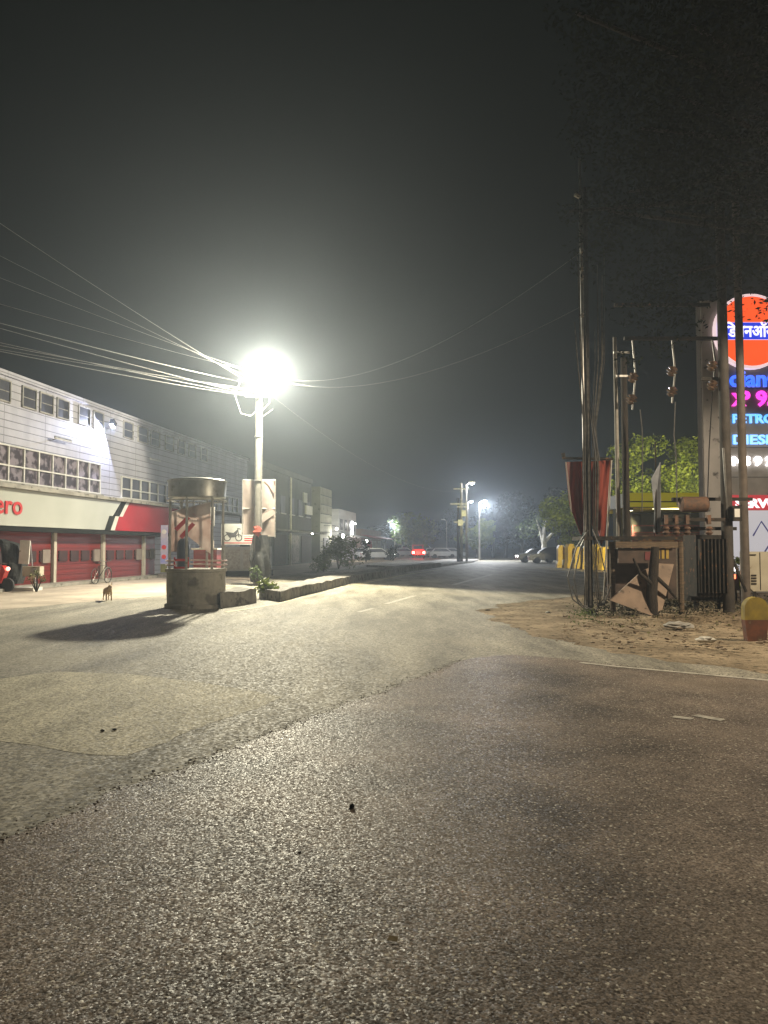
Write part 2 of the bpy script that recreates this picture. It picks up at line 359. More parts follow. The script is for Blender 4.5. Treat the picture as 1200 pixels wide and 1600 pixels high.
def light(par, kind, loc, power, color, radius=.1, aim=None, size=160, blend=.3, beam_dir=None, plain=False):
    ld = bpy.data.lights.new('lamp_light', kind); ld.energy = power; ld.color = color; ld.shadow_soft_size = radius
    o = bpy.data.objects.new('lamp_light', ld); COL.objects.link(o); o.parent = par; o.location = loc
    if kind == 'SPOT': ld.spot_size = R(size); ld.spot_blend = blend
    if beam_dir:      # lamp strength shaped by direction, no hood built: dims up, sideways, behind, upper right
        ld.use_nodes = True; nt = ld.node_tree; e = nt.nodes['Emission']; g = nt.nodes.new('ShaderNodeNewGeometry')
        sp = nt.nodes.new('ShaderNodeSeparateXYZ'); nt.links.new(g.outputs['Normal'], sp.inputs[0])
        def mr(src, lo, hi, t0, t1):
            m = nt.nodes.new('ShaderNodeMapRange'); m.interpolation_type = 'SMOOTHSTEP'; nt.links.new(src, m.inputs['Value'])
            for k, v in zip(('From Min', 'From Max', 'To Min', 'To Max'), (lo, hi, t0, t1)): m.inputs[k].default_value = v
            return m.outputs[0]
        up = mr(sp.outputs['Z'], -.10, .12, 1, .01 if plain else UP_DIM)
        ab = nt.nodes.new('ShaderNodeMath'); ab.operation = 'ABSOLUTE'; nt.links.new(sp.outputs['X'], ab.inputs[0])
        sd = mr(ab.outputs[0], .35, .95, 1, 1 if plain else SIDE)
        dt = nt.nodes.new('ShaderNodeVectorMath'); dt.operation = 'DOT_PRODUCT'; nt.links.new(g.outputs['Normal'], dt.inputs[0])
        dt.inputs[1].default_value = Vector(beam_dir).normalized()
        bk_ = mr(dt.outputs['Value'], -.02, .07, .012, 1)
        fa = mr(sp.outputs['Z'], -.13, .02, 0, 0 if plain else .86); fb = mr(sp.outputs['X'], .22, .48, 0, 1)
        fm = nt.nodes.new('ShaderNodeMath'); fm.operation = 'MULTIPLY'; nt.links.new(fa, fm.inputs[0]); nt.links.new(fb, fm.inputs[1])
        fi = nt.nodes.new('ShaderNodeMath'); fi.operation = 'SUBTRACT'; fi.inputs[0].default_value = 1; nt.links.new(fm.outputs[0], fi.inputs[1])
        u2 = nt.nodes.new('ShaderNodeMath'); u2.operation = 'MULTIPLY'; nt.links.new(up, u2.inputs[0]); nt.links.new(fi.outputs[0], u2.inputs[1]); up = u2.outputs[0]
        mu = nt.nodes.new('ShaderNodeMath'); mu.operation = 'MULTIPLY'; nt.links.new(up, mu.inputs[0]); nt.links.new(bk_, mu.inputs[1])
        m2 = nt.nodes.new('ShaderNodeMath'); m2.operation = 'MULTIPLY'; nt.links.new(mu.outputs[0], m2.inputs[0]); nt.links.new(sd, m2.inputs[1])
        nt.links.new(m2.outputs[0], e.inputs['Strength'])
    if aim is not None: o.rotation_euler = Vector(aim).to_track_quat('-Z', 'Y').to_euler()
    return o
def sag(p, q, s, n=14):
    p, q = Vector(p), Vector(q)
    return [p.lerp(q, i / n) - Vector((0, 0, s * 4 * (i / n) * (1 - i / n))) for i in range(n + 1)]

# ============================ ground and roads ============================
def flat(name, pts, z, m):
    b = B(); n = len(pts); b.v = [Vector((p[0], p[1], z)) for p in pts]; b.f = [list(range(n))]; return STRUCT(name, b, m)
b = B(); b.v = [Vector(p) for p in ((-500, -60, 0), (500, -60, 0), (500, 900, 0), (-500, 900, 0))]; b.f = [[0, 1, 2, 3]]
STRUCT('ground', b, M_DIRT)
def rough_line(pts, amp, step=.25, seed=0):
    out = []
    for i in range(len(pts) - 1):
        a, c = Vector(pts[i]), Vector(pts[i + 1]); n = max(1, min(200, int((c - a).length / step)))
        d = (c - a).normalized(); nn = Vector((-d.y, d.x, 0))
        for k in range(n):
            p = a.lerp(c, k / n); out.append(p + nn * amp * (noise.noise(p * 1.1 + Vector((seed, 0, 0))) + .5 * noise.noise(p * 4)))
    out.append(Vector(pts[-1])); return out
left_edge = [gp(-500, 985), gp(0, 953), gp(120, 942), gp(255, 931), gp(350, 914), gp(430, 900), gp(550, 884), gp(640, 872), gp(700, 867), gp(740, 864)]
right_edge = [gp(855, 869), gp(872, 876), gp(900, 889), gp(960, 905), gp(960, 922), gp(880, 934), gp(780, 944), gp(748, 956), gp(775, 972), gp(830, 990), gp(890, 1008), gp(960, 1022), gp(1060, 1035), gp(1200, 1052), gp(1700, 1095)]
pts = rough_line(right_edge, .32, .12) + [Vector((30, -40, 0)), Vector((-40, -40, 0)), Vector((-40, 12, 0))] + rough_line(left_edge, .12, .5, 5)
flat('road', pts, .004, M_MAIN)
fore_edge = [gp(-500, 1520), gp(0, 1312), gp(90, 1283), gp(140, 1268), gp(170, 1246), gp(250, 1215), gp(330, 1180), gp(400, 1158), gp(455, 1140), gp(490, 1118), gp(520, 1112), gp(560, 1095), gp(600, 1083),
             gp(640, 1063), gp(690, 1046), gp(735, 1030), gp(800, 1024), gp(870, 1029), gp(950, 1040), gp(1060, 1051), gp(1200, 1064), gp(1700, 1110)]
SEAM = rough_line(fore_edge, .085, .05, 2)
pts = SEAM + [Vector((25, -30, 0)), Vector((-25, -30, 0)), Vector((-25, 1, 0))]
flat('road_resurfaced', pts, .012, M_FORE)
patch = [gp(-300, 1085), gp(0, 1062), gp(90, 1050), gp(200, 1053), gp(300, 1065), gp(410, 1083), gp(440, 1090), gp(400, 1108), gp(330, 1132), gp(260, 1160), gp(200, 1181), gp(130, 1178), gp(60, 1166), gp(0, 1162), gp(-300, 1150), gp(-300, 1085)]
flat('road_patch', rough_line(patch, .06, .15, 9)[:-1], .006, M_PATCH)
fc = [gp(-900, 1000), gp(0, 953), gp(120, 942), gp(255, 931), gp(350, 914), gp(430, 900), gp(550, 884)]
fb = [(p.x - 30 if i == 0 else -13.2 + .14 * (p.y - 28.7) - .8, p.y + 1, 0) for i, p in enumerate(fc)][::-1]
flat('pavement', [p for p in rough_line([q + Vector((0, .02, 0)) for q in fc], .12, .5, 5)] + [Vector((-6.0, 88, 0)), Vector((-12, 80, 0)), Vector((-22, 28, 0)), Vector((-40, 16, 0))], .007, M_PAVE)

def strip(b, p, q, w, z):
    p, q = Vector(p), Vector(q); d = (q - p).normalized(); n = Vector((-d.y, d.x, 0)) * w / 2; k = len(b.v)
    b.v += [Vector((a.x, a.y, z)) for a in (p - n, q - n, q + n, p + n)]; b.f.append([k, k + 1, k + 2, k + 3])
b = B(); strip(b, gp(603, 944), gp(648, 931), .16, .009); strip(b, gp(708, 914), gp(768, 898), .2, .009)
strip(b, gp(560, 957), gp(583, 951), .12, .009)
pl = [gp(905, 1036), gp(960, 1042), gp(1060, 1051), gp(1200, 1064), gp(1500, 1090)]
for i in range(len(pl) - 1): strip(b, pl[i] + Vector((0, -.05, 0)), pl[i + 1] + Vector((0, -.05, 0)), .10, .0165)
strip(b, gp(1052, 1122), gp(1082, 1126), .10, .0165); strip(b, gp(1086, 1120), gp(1130, 1128), .10, .0165)
STRUCT('road_markings', b, M_LINE)
b = B(); pl = [gp(352, 957), gp(400, 950), gp(440, 942), gp(500, 928), gp(560, 913), gp(640, 897), gp(690, 890)]
for i in range(len(pl) - 1): strip(b, pl[i], pl[i + 1], .14, .0095)
STRUCT('edge_line', b, M_LINEY)

# median: a worn kerb wall with earth on top
def kerb_run(front, depth, h, seed, z0=0):
    b = B(); fr = rough_line(front, .05, .35, seed); n = len(fr)
    for i, p in enumerate(fr):
        hh = h * (1 + .14 * noise.noise(p * 1.3)); q = p + Vector((-depth * .55, depth, 0))
        b.v += [Vector((p.x, p.y, z0)), Vector((p.x - .03, p.y + .05, hh)), Vector((q.x, q.y, hh * 1.02)), Vector((q.x, q.y, z0))]
    for i in range(n - 1):
        a, c = i * 4, i * 4 + 4
        for k in range(3): b.f.append([a + k, c + k, c + k + 1, a + k + 1])
    b.f.append([0, 1, 2, 3]); b.f.append([(n - 1) * 4 + k for k in (3, 2, 1, 0)]); return b
kerb_pts = [gp(438, 941), gp(470, 932), gp(510, 922), gp(555, 910), gp(600, 902), gp(640, 893), gp(690, 886)]
STRUCT('median', kerb_run(kerb_pts, 1.6, .32, 3), M_CONC_D)
kb = kerb_run([gp(346, 951), gp(372, 947), gp(401, 942)], 1.2, .40, 8)
ONE('kerb_block', kb, M_CONC_D, 'broken concrete kerb block between the round booth and the low shrub', 'kerb', gp(375, 944))
b = kerb_run([gp(640, 889), gp(690, 886), gp(740, 879), gp(757, 873)], 6, .16, 5)
STRUCT('traffic_island', b, M_CONC)

# ============================ haze ============================
b = B(); b.b2((-120, -25, -1), (120, 260, 12.6))  # haze volume added so the lamp's glare shows as a halo
hz = STRUCT('haze', b, mat('tmp', (.5, .5, .5)), kind='stuff')
hm = bpy.data.materials.new('haze'); hm.use_nodes = True; nt = hm.node_tree; nt.nodes.clear()
vo = nt.nodes.new('ShaderNodeVolumePrincipled'); out = nt.nodes.new('ShaderNodeOutputMaterial')
HAZE = .0016
vo.inputs['Color'].default_value = (.76, .87, 1.0, 1); vo.inputs['Density'].default_value = HAZE; vo.inputs['Anisotropy'].default_value = .7
nt.links.new(vo.outputs[0], out.inputs['Volume']); hz.data.materials.clear(); hz.data.materials.append(hm)
hz['label'] = 'thin haze added over the road to carry the lamp glow'

# ============================ left shop building ============================
def fz(px): return 18.32 / (.14 + (600 - px) / 1200)
def fu(px): return (fz(px) - 28.7) / .99
FROT = R(90 - 7.97)
shop = T('shop_building', 'long two storey grey panelled showroom with red shutters and a white and red fascia', 'building', (-14.3, 28.7, 0), FROT)
P(shop, 'wall', B().b2((-16, 0, 3.9), (29, 12, 8.05)).b2((-16, .5, 0.12), (29, 12, 3.9)).b2((-16, -.12, 8.05), (29, 12.1, 8.25)), M_SIDING)
P(shop, 'ledge', B().b2((-16, -.75, 3.78), (15.2, .5, 3.92)), M_CONC)
P(shop, 'plinth', B().b2((-16, -.9, 0), (15, .48, .12)), M_CONC)
# fascia board: white part, dark and pale step stripes, red part
zt, zb, zm = 3.77, 2.39, 3.06; yf, yb = -.55, .45
def fq(par, name, x, m, d=0.0, z0=zb, z1=zt):   # x = bottom-left, bottom-right, top-right, top-left
    return P(par, name, B().prism([(x[0], yf - d, z0), (x[1], yf - d, z0), (x[2], yf - d, z1), (x[3], yf - d, z1)], (0, yb - yf + d, 0)), m)
fas = fq(shop, 'fascia_board', (-16, 6.7, 8.25, -16), M_FASCIA)
bk = B()
for (x, z0, z1) in (((6.7, 7.25, 7.68, 7.13), zb, zm), ((7.72, 8.08, 8.75, 8.27), zm + .001, zt)):
    bk.prism([(x[0], yf - .01, z0), (x[1], yf - .01, z0), (x[2], yf - .01, z1), (x[3], yf - .01, z1)], (0, .6, 0))
P(shop, 'dark_stripe', bk, M_BLACK)
bk = B()
for (x, z0, z1) in (((7.252, 7.65, 8.05, 7.682), zb, zm), ((8.082, 8.42, 9.1, 8.752), zm + .001, zt)):
    bk.prism([(x[0], yf - .005, z0), (x[1], yf - .005, z0), (x[2], yf - .005, z1), (x[3], yf - .005, z1)], (0, .6, 0))
P(shop, 'pale_stripe', bk, M_WHITE)
P(shop, 'red_fascia', B().prism([(7.652, yf, zb), (15.0, yf, zb), (15.0, yf, zt), (9.102, yf, zt), (8.422, yf, zm), (8.052, yf, zm)], (0, 1, 0)), M_RED)
P(shop, 'soffit', B().b2((-16, -.5, 2.20), (15, .48, 2.38)), M_BLACK)
tm = Matrix.Translation((-2.15, yf - .03, 2.83)) @ Matrix.Rotation(R(90), 4, 'X')
P(shop, 'lettering', B().text('Hero', 1.0, tm, .02, .012, width=2.45), M_REDINK)
# shutters between pale pillars
pu = [-15.8, -13.5, -9.0, -4.8, -.6, 3.6, 7.7, 12.0]
for i, u in enumerate(pu[1:]):
    P(shop, 'pillar', B().b2((u - .10, -.02, .12), (u + .10, .1, 2.2)), M_PILLAR)
ends = pu[1:] + [13.6]
for i in range(len(ends) - 1):
    a, c = ends[i] + .15, ends[i + 1] - .15
    sh = P(shop, 'shutter', B().b2((a, .10, .12), (c, .2, 2.2)), M_SHUT)
    q = B()
    for k in range(9): q.b2((a + .02, .07, .22 + k * .22), (c - .02, .099, .25 + k * .22))
    P(sh, 'rib', q, M_SHUT)
    q = B()
    for k in range(4):
        x0 = a + (c - a) * (.06 + .24 * k); q.b2((x0, .03, 1.0), (x0 + (c - a) * .17, .098, 1.45))
    P(sh, 'vent_panel', q, mat('shutter_window', (.05, .018, .018), (.03, .014, .014), scale=3, rough=.6))
    q = B().b2((c - .75, -.02, .95), (c - .22, .028, 1.5)); nt_ = P(sh, 'notice', q, M_PINKW)
# ribbon windows
def ribbon(u0, u1, z0, z1, n, m):
    w_ = P(shop, 'window', B().b2((u0, -.02, z0), (u1, .05, z1)), m)
    q = B()
    for k in range(n + 1):
        x = u0 + (u1 - u0) * k / n; q.b2((x - .035, -.09, z0), (x + .035, -.022, z1))
    q.b2((u0 - .03, -.10, z0 - .06), (u1 + .03, -.001, z0 - .001)); q.b2((u0 - .03, -.10, z1 + .001), (u1 + .03, -.001, z1 + .06))
    zc = (z0 + z1) / 2 - .08; q.b2((u0, -.095, zc - .03), (u1, -.023, zc + .03))
    P(w_, 'frame', q, M_WHITE)
    P(w_, 'sill', B().b2((u0 - .1, -.22, z0 - .16), (u1 + .1, -.001, z0 - .065)), M_CONC)
ribbon(-14.5, fu(153), 4.12, 5.42, 22, M_SHOPGLASS)
ribbon(fu(187), fu(187) + 8.4, 4.08, 5.06, 8, M_GLASS)
ribbon(fu(187) + 9.4, fu(187) + 17.5, 4.08, 5.06, 8, M_GLASS)
for (x0, x1) in ((-190, -165), (-150, -127), (-112, -90), (-60, -40), (-28, -10), (-9, 9), (30, 50), (58, 77), (85, 102), (119, 136), (143, 157), (190, 204), (213, 227), (233, 246), (256, 268), (276, 286), (293, 303), (312, 321)):
    u0, u1 = fu(x0), fu(x1)
    w_ = P(shop, 'window', B().b2((u0, -.02, 7.12), (u1, .05, 7.86)), M_GLASS)
    q = B().b2((u0 - .06, -.07, 7.06), (u1 + .06, -.001, 7.119)).b2((u0 - .06, -.07, 7.861), (u1 + .06, -.001, 7.92))
    q.b2((u0 - .06, -.07, 7.12), (u0 - .001, -.001, 7.86)).b2((u1 + .001, -.07, 7.12), (u1 + .06, -.001, 7.86)); q.b2((u0, -.04, 7.47), (u1, -.021, 7.50))
    P(w_, 'frame', q, M_CONC)
def wall_xyz(u, y, z):
    a = FROT; return Vector((-14.3 + u * math.cos(a) - y * math.sin(a), 28.7 + u * math.sin(a) + y * math.cos(a), z))
# wall floodlight (lit, cold white)
fl = T('wall_floodlight', 'small lit cold white floodlight high on the grey panelled wall', 'floodlight', wall_xyz(fu(160), -.45, 7.45), FROT)
P(fl, 'bracket', B().tube((0, .44, .1), (0, .1, .03), .025), M_STEEL)
P(fl, 'housing', B().box((0, 0, 0), (.34, .18, .26), ry=R(30)), M_DSTEEL)
P(fl, 'lens', B().box((-.06, 0, -.145), (.28, .14, .03), ry=R(30)), emit('cold_lens', (.8, .88, 1), 60))
light(fl, 'SPOT', (-.12, -.02, -.22), 1100, (.70, .76, 1), .05, aim=(-.62, .12, -.66), size=150, blend=.10)
for (px, py, ln, c, s) in ((86, 687, 1.3, .3, 'unlit dark tube light fixture sticking out above the long window'), (233, 719, 1.3, .3, 'pale tube light fixture on the wall above the second ribbon window')):
    u = fu(px); z = (855 - py) / 1200 * fz(px) + 1.6
    t = T('tube_light', s, 'wall light', wall_xyz(u, -.3, z), FROT, 'tube light fixtures on the showroom wall')
    P(t, 'tube', B().tube((-ln / 2, 0, 0), (ln / 2, 0, 0), .03), M_WHITE); P(t, 'batten', B().b2((-ln / 2, -.03, .032), (ln / 2, .03, .09)), M_STEEL)
    P(t, 'bracket', B().tube((0, .3, .06), (0, 0, .06), .02), M_STEEL)

# ============================ further buildings on the left ============================
def local_building(name, label, u0, u1, d, h, m):
    o = T(name, label, 'building', wall_xyz(u0, 0, 0), FROT); L = u1 - u0
    P(o, 'wall', B().b2((0, .02, 0), (L, d, h)), m); return o, L
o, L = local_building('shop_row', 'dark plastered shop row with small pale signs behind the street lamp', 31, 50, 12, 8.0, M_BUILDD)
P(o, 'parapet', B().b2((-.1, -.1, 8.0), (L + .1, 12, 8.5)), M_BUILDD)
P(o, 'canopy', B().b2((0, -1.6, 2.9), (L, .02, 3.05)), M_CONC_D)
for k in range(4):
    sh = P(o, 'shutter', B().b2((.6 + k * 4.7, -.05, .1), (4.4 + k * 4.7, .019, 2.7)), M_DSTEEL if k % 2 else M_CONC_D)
for k in range(6):
    w_ = P(o, 'window', B().b2((1 + k * 3.1, -.03, 4.6), (2.6 + k * 3.1, .019, 6.1)), M_GLASS)
    P(w_, 'frame', B().b2((.9 + k * 3.1, -.09, 4.5), (2.7 + k * 3.1, .018, 4.598)), M_BUILDW)
P(o, 'signboard', B().b2((10.6, -1.5, 4.6), (13.0, -1.35, 5.4)), M_WHITE); P(o, 'signboard', B().b2((10.8, -1.2, 5.7), (12.2, -1.1, 6.6)), M_BUILDW)
P(o, 'downpipe', B().tube((10.2, -.15, 0), (10.2, -.15, 7.9), .09), M_WHITE)
o, L = local_building('concrete_block', 'tall olive concrete block standing at the end of the dark shop row', 54, 60, 9, 8.1, M_BUILDO)
q = B()
for k in range(7): q.b2((.3, -.06, 1.2 + k), (L - .3, .019, 1.26 + k))
P(o, 'ledge', q, M_BUILDD); P(o, 'door', B().b2((1.5, -.05, .02), (4, .019, 2.6)), M_DSTEEL)
o, L = local_building('pale_house', 'pale striped far building lit by a lamp past the olive block', 64, 76, 10, 6.2, M_BUILDW)
for k in range(4): P(o, 'window', B().b2((1 + k * 2.8, -.04, 3.7), (2.4 + k * 2.8, .019, 5)), M_GLASS)
P(o, 'awning', B().box((L / 2, -.9, 3.0), (L, 1.8, .06), rx=R(12)), M_STEEL)
o, L = local_building('market_shop', 'low brown lit shop with goods out front far down the left side', 80, 100, 10, 4.2, mat('brown_plaster', (.26, .17, .12), (.18, .12, .09), scale=.7))
for k in range(4): P(o, 'shopfront', B().b2((.6 + k * 4.9, -.05, .1), (4.6 + k * 4.9, .019, 2.6)), M_RED if k == 1 else M_BUILDW)
P(o, 'awning', B().box((L / 2, -1, 3.1), (L, 2, .06), rx=R(14)), M_RED)

# small shop lamps
def shoplamp(px, py, Y, label, power, r=.13, warm=(1, .97, .9)):
    p = at(px, py, Y); t = T('shop_lamp', label, 'lamp', p, 0, 'small lit lamps along the far shops')
    P(t, 'bulb', B().blob((0, 0, 0), r, n=10, jag=0), emit('warm_bulb', (1, .97, .9), 30), smooth=True)
    P(t, 'cap', B().tube((0, 0, r * .8), (0, 0, r * 2.2), .06), M_DSTEEL)
    P(t, 'bracket', B().path([(0, 0, r * 2), (-.4, .1, r * 2.6), (-1.4, .4, r * 2.6)], .03, 6), M_DSTEEL)
    if power: light(t, 'POINT', (0, -.05, -r - .1), power, warm, .1)
shoplamp(536, 837, 88, 'brightest lamp low on the far left shopfront beside the olive block', 900, .2)
shoplamp(526, 826, 82, 'small white lamp on the edge of the olive concrete block', 90)
shoplamp(555, 818, 100, 'tiny lamp above the lit white sign box', 60, .12)
shoplamp(573, 845, 96, 'lamp low over the parked cars near a dark bush', 350, .16)
shoplamp(488, 833, 72, 'tiny lamp on the dark shop row', 60, .1)
p = at(548, 825, 100); t = T('lit_sign', 'small upright glowing white sign box by the far shops', 'sign', p)
P(t, 'face', B().b2((-.35, -.1, -.9), (.35, .1, .9)), emit('sign_glow', (.95, .97, 1), 3)); P(t, 'bracket', B().tube((-1.2, 0, .6), (-.352, 0, .6), .04), M_DSTEEL)

# ============================ main street lamp ============================
LP = Vector((-5.25, 32.0, 0)); LAMP = at(421, 568, 31.2)
sl = T('street_lamp', 'tall concrete pole with the big glaring white street lamp and many wires', 'street lamp', LP)
P(sl, 'pole', B().path([(0, 0, 0), (0, 0, 5), (0, 0, 9.6)], [.19, .16, .13], 14), mat('lamp_pole_concrete', (.11, .105, .09), (.16, .15, .13), scale=5, rough=.85, bump=.3), smooth=True)
P(sl, 'conduit', B().tube((.17, -.12, .3), (.14, -.1, 8.3), .03, n=6), M_STEEL)
hd = LAMP - LP
P(sl, 'arm', B().path([(0, -.1, 9.0), (.12, -.35, 9.35), (hd.x - .05, hd.y + .25, hd.z + .16)], .035, 8), M_STEEL)
head = P(sl, 'lamp_head', B().box((hd.x, hd.y, hd.z + .12), (.34, .62, .10), rx=R(-14)).box((hd.x, hd.y, hd.z + .19), (.2, .4, .05), rx=R(-14)), M_STEEL)
P(head, 'lens', B().box((hd.x, hd.y, hd.z + .04), (.30, .52, .05), rx=R(-14)), emit('lamp_lens', (1, .97, .86), 400))
WARM = (1, .925, .70)
light(sl, 'POINT', (hd.x, hd.y - .1, hd.z - .16), 27500, WARM, .25, beam_dir=(-.72, -.69, -.5))
ca = P(sl, 'cross_arm', B().box((0, -.22, 8.55), (1.7, .09, .09)).box((0, -.22, 7.9), (1.1, .08, .08)), M_STEEL)
for x, z in ((-.75, 8.6), (-.4, 8.6), (.4, 8.6), (.75, 8.6), (-.45, 7.94), (.45, 7.94)):
    P(sl, 'insulator', B().lathe([(.02, 0), (.05, .03), (.03, .06), (.055, .09), (.03, .13)], (x, -.22, z), 10), M_PORC)
P(sl, 'cable_loop', B().path([(-.75, -.25, 8.5), (-.95, -.3, 7.9), (-.7, -.3, 7.15), (-.3, -.25, 7.05), (-.05, -.18, 7.3)], .022, 6)
  .path([(.45, -.25, 7.9), (.5, -.3, 7.6), (.2, -.25, 7.3), (.05, -.18, 7.25)], .02, 6)
  .path([(.15, -.2, 7.0), (.4, -.3, 7.15), (.62, -.35, 7.3)], .02, 6), M_WIRE)
for r_s, z in ((.185, 4.35), (.19, 2.3), (.175, 6.2)): P(sl, 'strap', B().lathe([(r_s, 0), (r_s, .06)], (0, 0, z), 14), M_STEEL)

s2 = T('street_lamp', 'sodium street lamp on a plain pole outside the frame, right of the marker stone', 'street lamp', (12.6, 9.4, 0), R(10))
P(s2, 'pole', B().path([(0, 0, 0), (0, 0, 6.6)], [.15, .10], 12), M_POLEC, smooth=True); P(s2, 'arm', B().path([(0, 0, 6.5), (-.3, .5, 6.9), (-.5, 1.4, 7.0)], .035, 8), M_STEEL)
h2 = P(s2, 'lamp_head', B().box((-.55, 1.6, 7.0), (.3, .6, .12)), M_STEEL); P(h2, 'lens', B().box((-.55, 1.6, 6.915), (.26, .5, .05)), emit('sodium_lens', (1, .8, .5), 40))
light(s2, 'POINT', (-.55, 1.6, 6.75), 5600, (1, .83, .60), .12, beam_dir=(0, 0, -1), plain=True)
# wires to the left (towards a pole out of frame) and to the right
W = [(-.75, 8.68, 338, .9), (-.4, 8.68, 393, .8), (.4, 8.68, 432, .8), (.75, 8.68, 474, .7), (-.75, 8.5, 496, .7), (-.45, 8.0, 499, .6), (.45, 8.0, 529, .5), (0, 8.15, 536, .5), (-.45, 7.95, 521, .6), (0, 7.85, 533, .9)]
for i, (x, z, y0, s) in enumerate(W):
    p = LP + Vector((x, -.22, z)); q = at(-220, y0 - (588 - y0) * .55, 15.5)
    b = B().path(sag(p, q, s * .12, 18), .006 if i % 3 else .009, 5)
    ONE('overhead_wire', b, M_WIRE, ['topmost thin wire running off to the upper left', 'second wire from the top running left from the lamp pole'][i] if i < 2 else 'overhead wire in the lower bundle running left from the lamp pole', 'wire', p,
        group='overhead wires left of the street lamp' if i < 2 else 'lower bundle of overhead wires left of the lamp')
for i, (a, q, s, lab) in enumerate(((LP + Vector((.75, -.2, 8.68)), at(906, 395, 17.3), 1.1, 'upper thin wire sagging from the lamp pole to the right hand pole'),
                               (LP + Vector((.4, -.2, 8.68)), at(906, 480, 17.3), 1.0, 'lower thin wire sagging from the lamp pole to the right hand pole'),
                               (LP + Vector((.45, -.2, 8.0)), at(728, 765, 76), 1.5, 'thin wire running from the lamp pole down the road to the far poles'))):
    ONE('overhead_wire', B().path(sag(a, q, s, 20), .0032, 5), M_WIRE, lab, 'wire', a, group='overhead wires right of the street lamp')

# double advertising panel strapped to the lamp pole
ad = T('pole_banner', 'two faded pinkish advertising panels strapped either side of the street lamp pole', 'banner', LP + Vector((0, .25, 2.0)))
def panel(x0, x1, z0, z1, skew=0):
    return B().sheet(lambda u, v: (x0 + (x1 - x0) * u + skew * v, .03 * math.sin(u * 5 + v * 3), z0 + (z1 - z0) * v), 8, 12, (0, .04, 0))
P(ad, 'panel', panel(-.66, -.02, .12, 2.42, -.04), M_PINKW); P(ad, 'panel', panel(.02, .66, .05, 2.42), M_PINKW)
P(ad, 'frame', B().tube((-.7, 0, 2.42), (.68, 0, 2.42), .025, n=8).tube((-.7, 0, 1.22), (.68, 0, 1.22), .02, n=8).tube((-.64, 0, .06), (.68, 0, .06), .02, n=8)
  .tube((-.7, 0, .06), (-.7, 0, 2.42), .02, n=8).tube((.68, 0, 0), (.68, 0, 2.42), .02, n=8), M_STEEL)
P(ad, 'red_print', B().prism([(.40, -.045, 2.2), (.62, -.045, 1.85), (.62, -.045, 2.38), (.2, -.045, 2.38)], (0, .01, 0)), mat('pink_print', (.38, .20, .17), (.32, .17, .15)))
P(ad, 'grey_print', B().prism([(.05, -.045, .55), (.62, -.045, .95), (.62, -.045, 1.18), (.05, -.045, .95)], (0, .01, 0)), mat('grey_print', (.30, .25, .22), (.25, .2, .18)))
rb = B().blob((LP.x + .02, LP.y - .3, 2.28), .17, (1.0, .6, 1.1), 12, .5, 3)
ONE('red_bundle', rb, M_REDCLOTH, 'small red cloth bundle tied round the lamp pole below the panels', 'cloth', (LP.x, LP.y - .2, 2.2), smooth=True)
def tarp(u, v):
    a = 2 * math.pi * u; r = .25 + .09 * math.sin(v * 4.1) + .06 * math.sin(a * 5 + v * 7) + .05 * math.sin(a * 3)
    return (LP.x + .1 + r * 1.2 * math.cos(a), LP.y - .05 + r * .8 * math.sin(a), .15 + v * 1.95)
ONE('dark_tarpaulin', B().sheet(tarp, 40, 14), M_DARKCLOTH, 'dark tarpaulin bundled around the foot of the street lamp pole', 'tarpaulin', (LP.x, LP.y, .12), smooth=True)

# ============================ round traffic booth ============================
BP = Vector((-5.02, 20.6, 0)); RB = .775
bt = T('traffic_booth', 'round traffic police booth with masonry base and drum shaped metal canopy', 'booth', BP)
P(bt, 'base', B().lathe([(RB + .04, 0), (RB + .04, .1), (RB - .02, .12), (RB, .55), (RB - .01, .94), (RB + .03, .96), (RB + .03, 1.03), (.2, 1.03)], n=28), mat('booth_masonry', (.21, .195, .165), (.29, .27, .225), scale=4, rough=.95, bump=.7, bscale=18, spots=(2.2, (.11, .098, .08), .55)))
P(bt, 'canopy', B().lathe([(.02, 3.46), (.45, 3.44), (.72, 3.40), (RB - .01, 3.36), (RB, 3.34), (RB - .02, 2.98), (RB - .01, 2.93), (RB - .06, 2.90), (.05, 2.90)][::-1], n=36), mat('dull_tin', (.30, .30, .27), (.20, .20, .18), scale=3, rough=.4, metal=.55, bump=.15, bscale=5, spots=(4, (.12, .11, .09), .6)), smooth=True)
P(bt, 'rim', B().path([(RB * math.cos(a / 24 * math.pi * 2), RB * math.sin(a / 24 * math.pi * 2), 2.84) for a in range(25)], .022, 6)
  .path([((RB + .005) * math.cos(a / 24 * math.pi * 2), (RB + .005) * math.sin(a / 24 * math.pi * 2), 3.36) for a in range(25)], .018, 6), M_STEEL)
for a in (200, 262, 318, 20, 80, 140):
    x, y = (RB - .08) * math.cos(R(a)), (RB - .08) * math.sin(R(a))
    P(bt, 'post', B().tube((x, y, 1.03), (x, y, 2.92), .035, n=8), M_STEEL)
for z in (1.13, 1.24):
    P(bt, 'rail', B().path([((RB + .02) * math.cos(R(a)), (RB + .02) * math.sin(R(a)), z) for a in range(-60, 245, 12)], .02, 6), mat('red_white_rail', (.5, .42, .38), (.3, .12, .1), scale=3, rough=.5))
def sheetobj(name, pts4, label, cat, m, th=(0, .03, 0), wav=.03, group=None, nu=10, nv=12):
    a, b_, c, d = [Vector(p) for p in pts4]   # bl br tr tl
    def fn(u, v):
        p = a.lerp(b_, u).lerp(d.lerp(c, u), v); return p + Vector((0, wav * math.sin(u * 9 + v * 4), 0))
    return ONE(name, B().sheet(fn, nu, nv, th), m, label, cat, a, group)
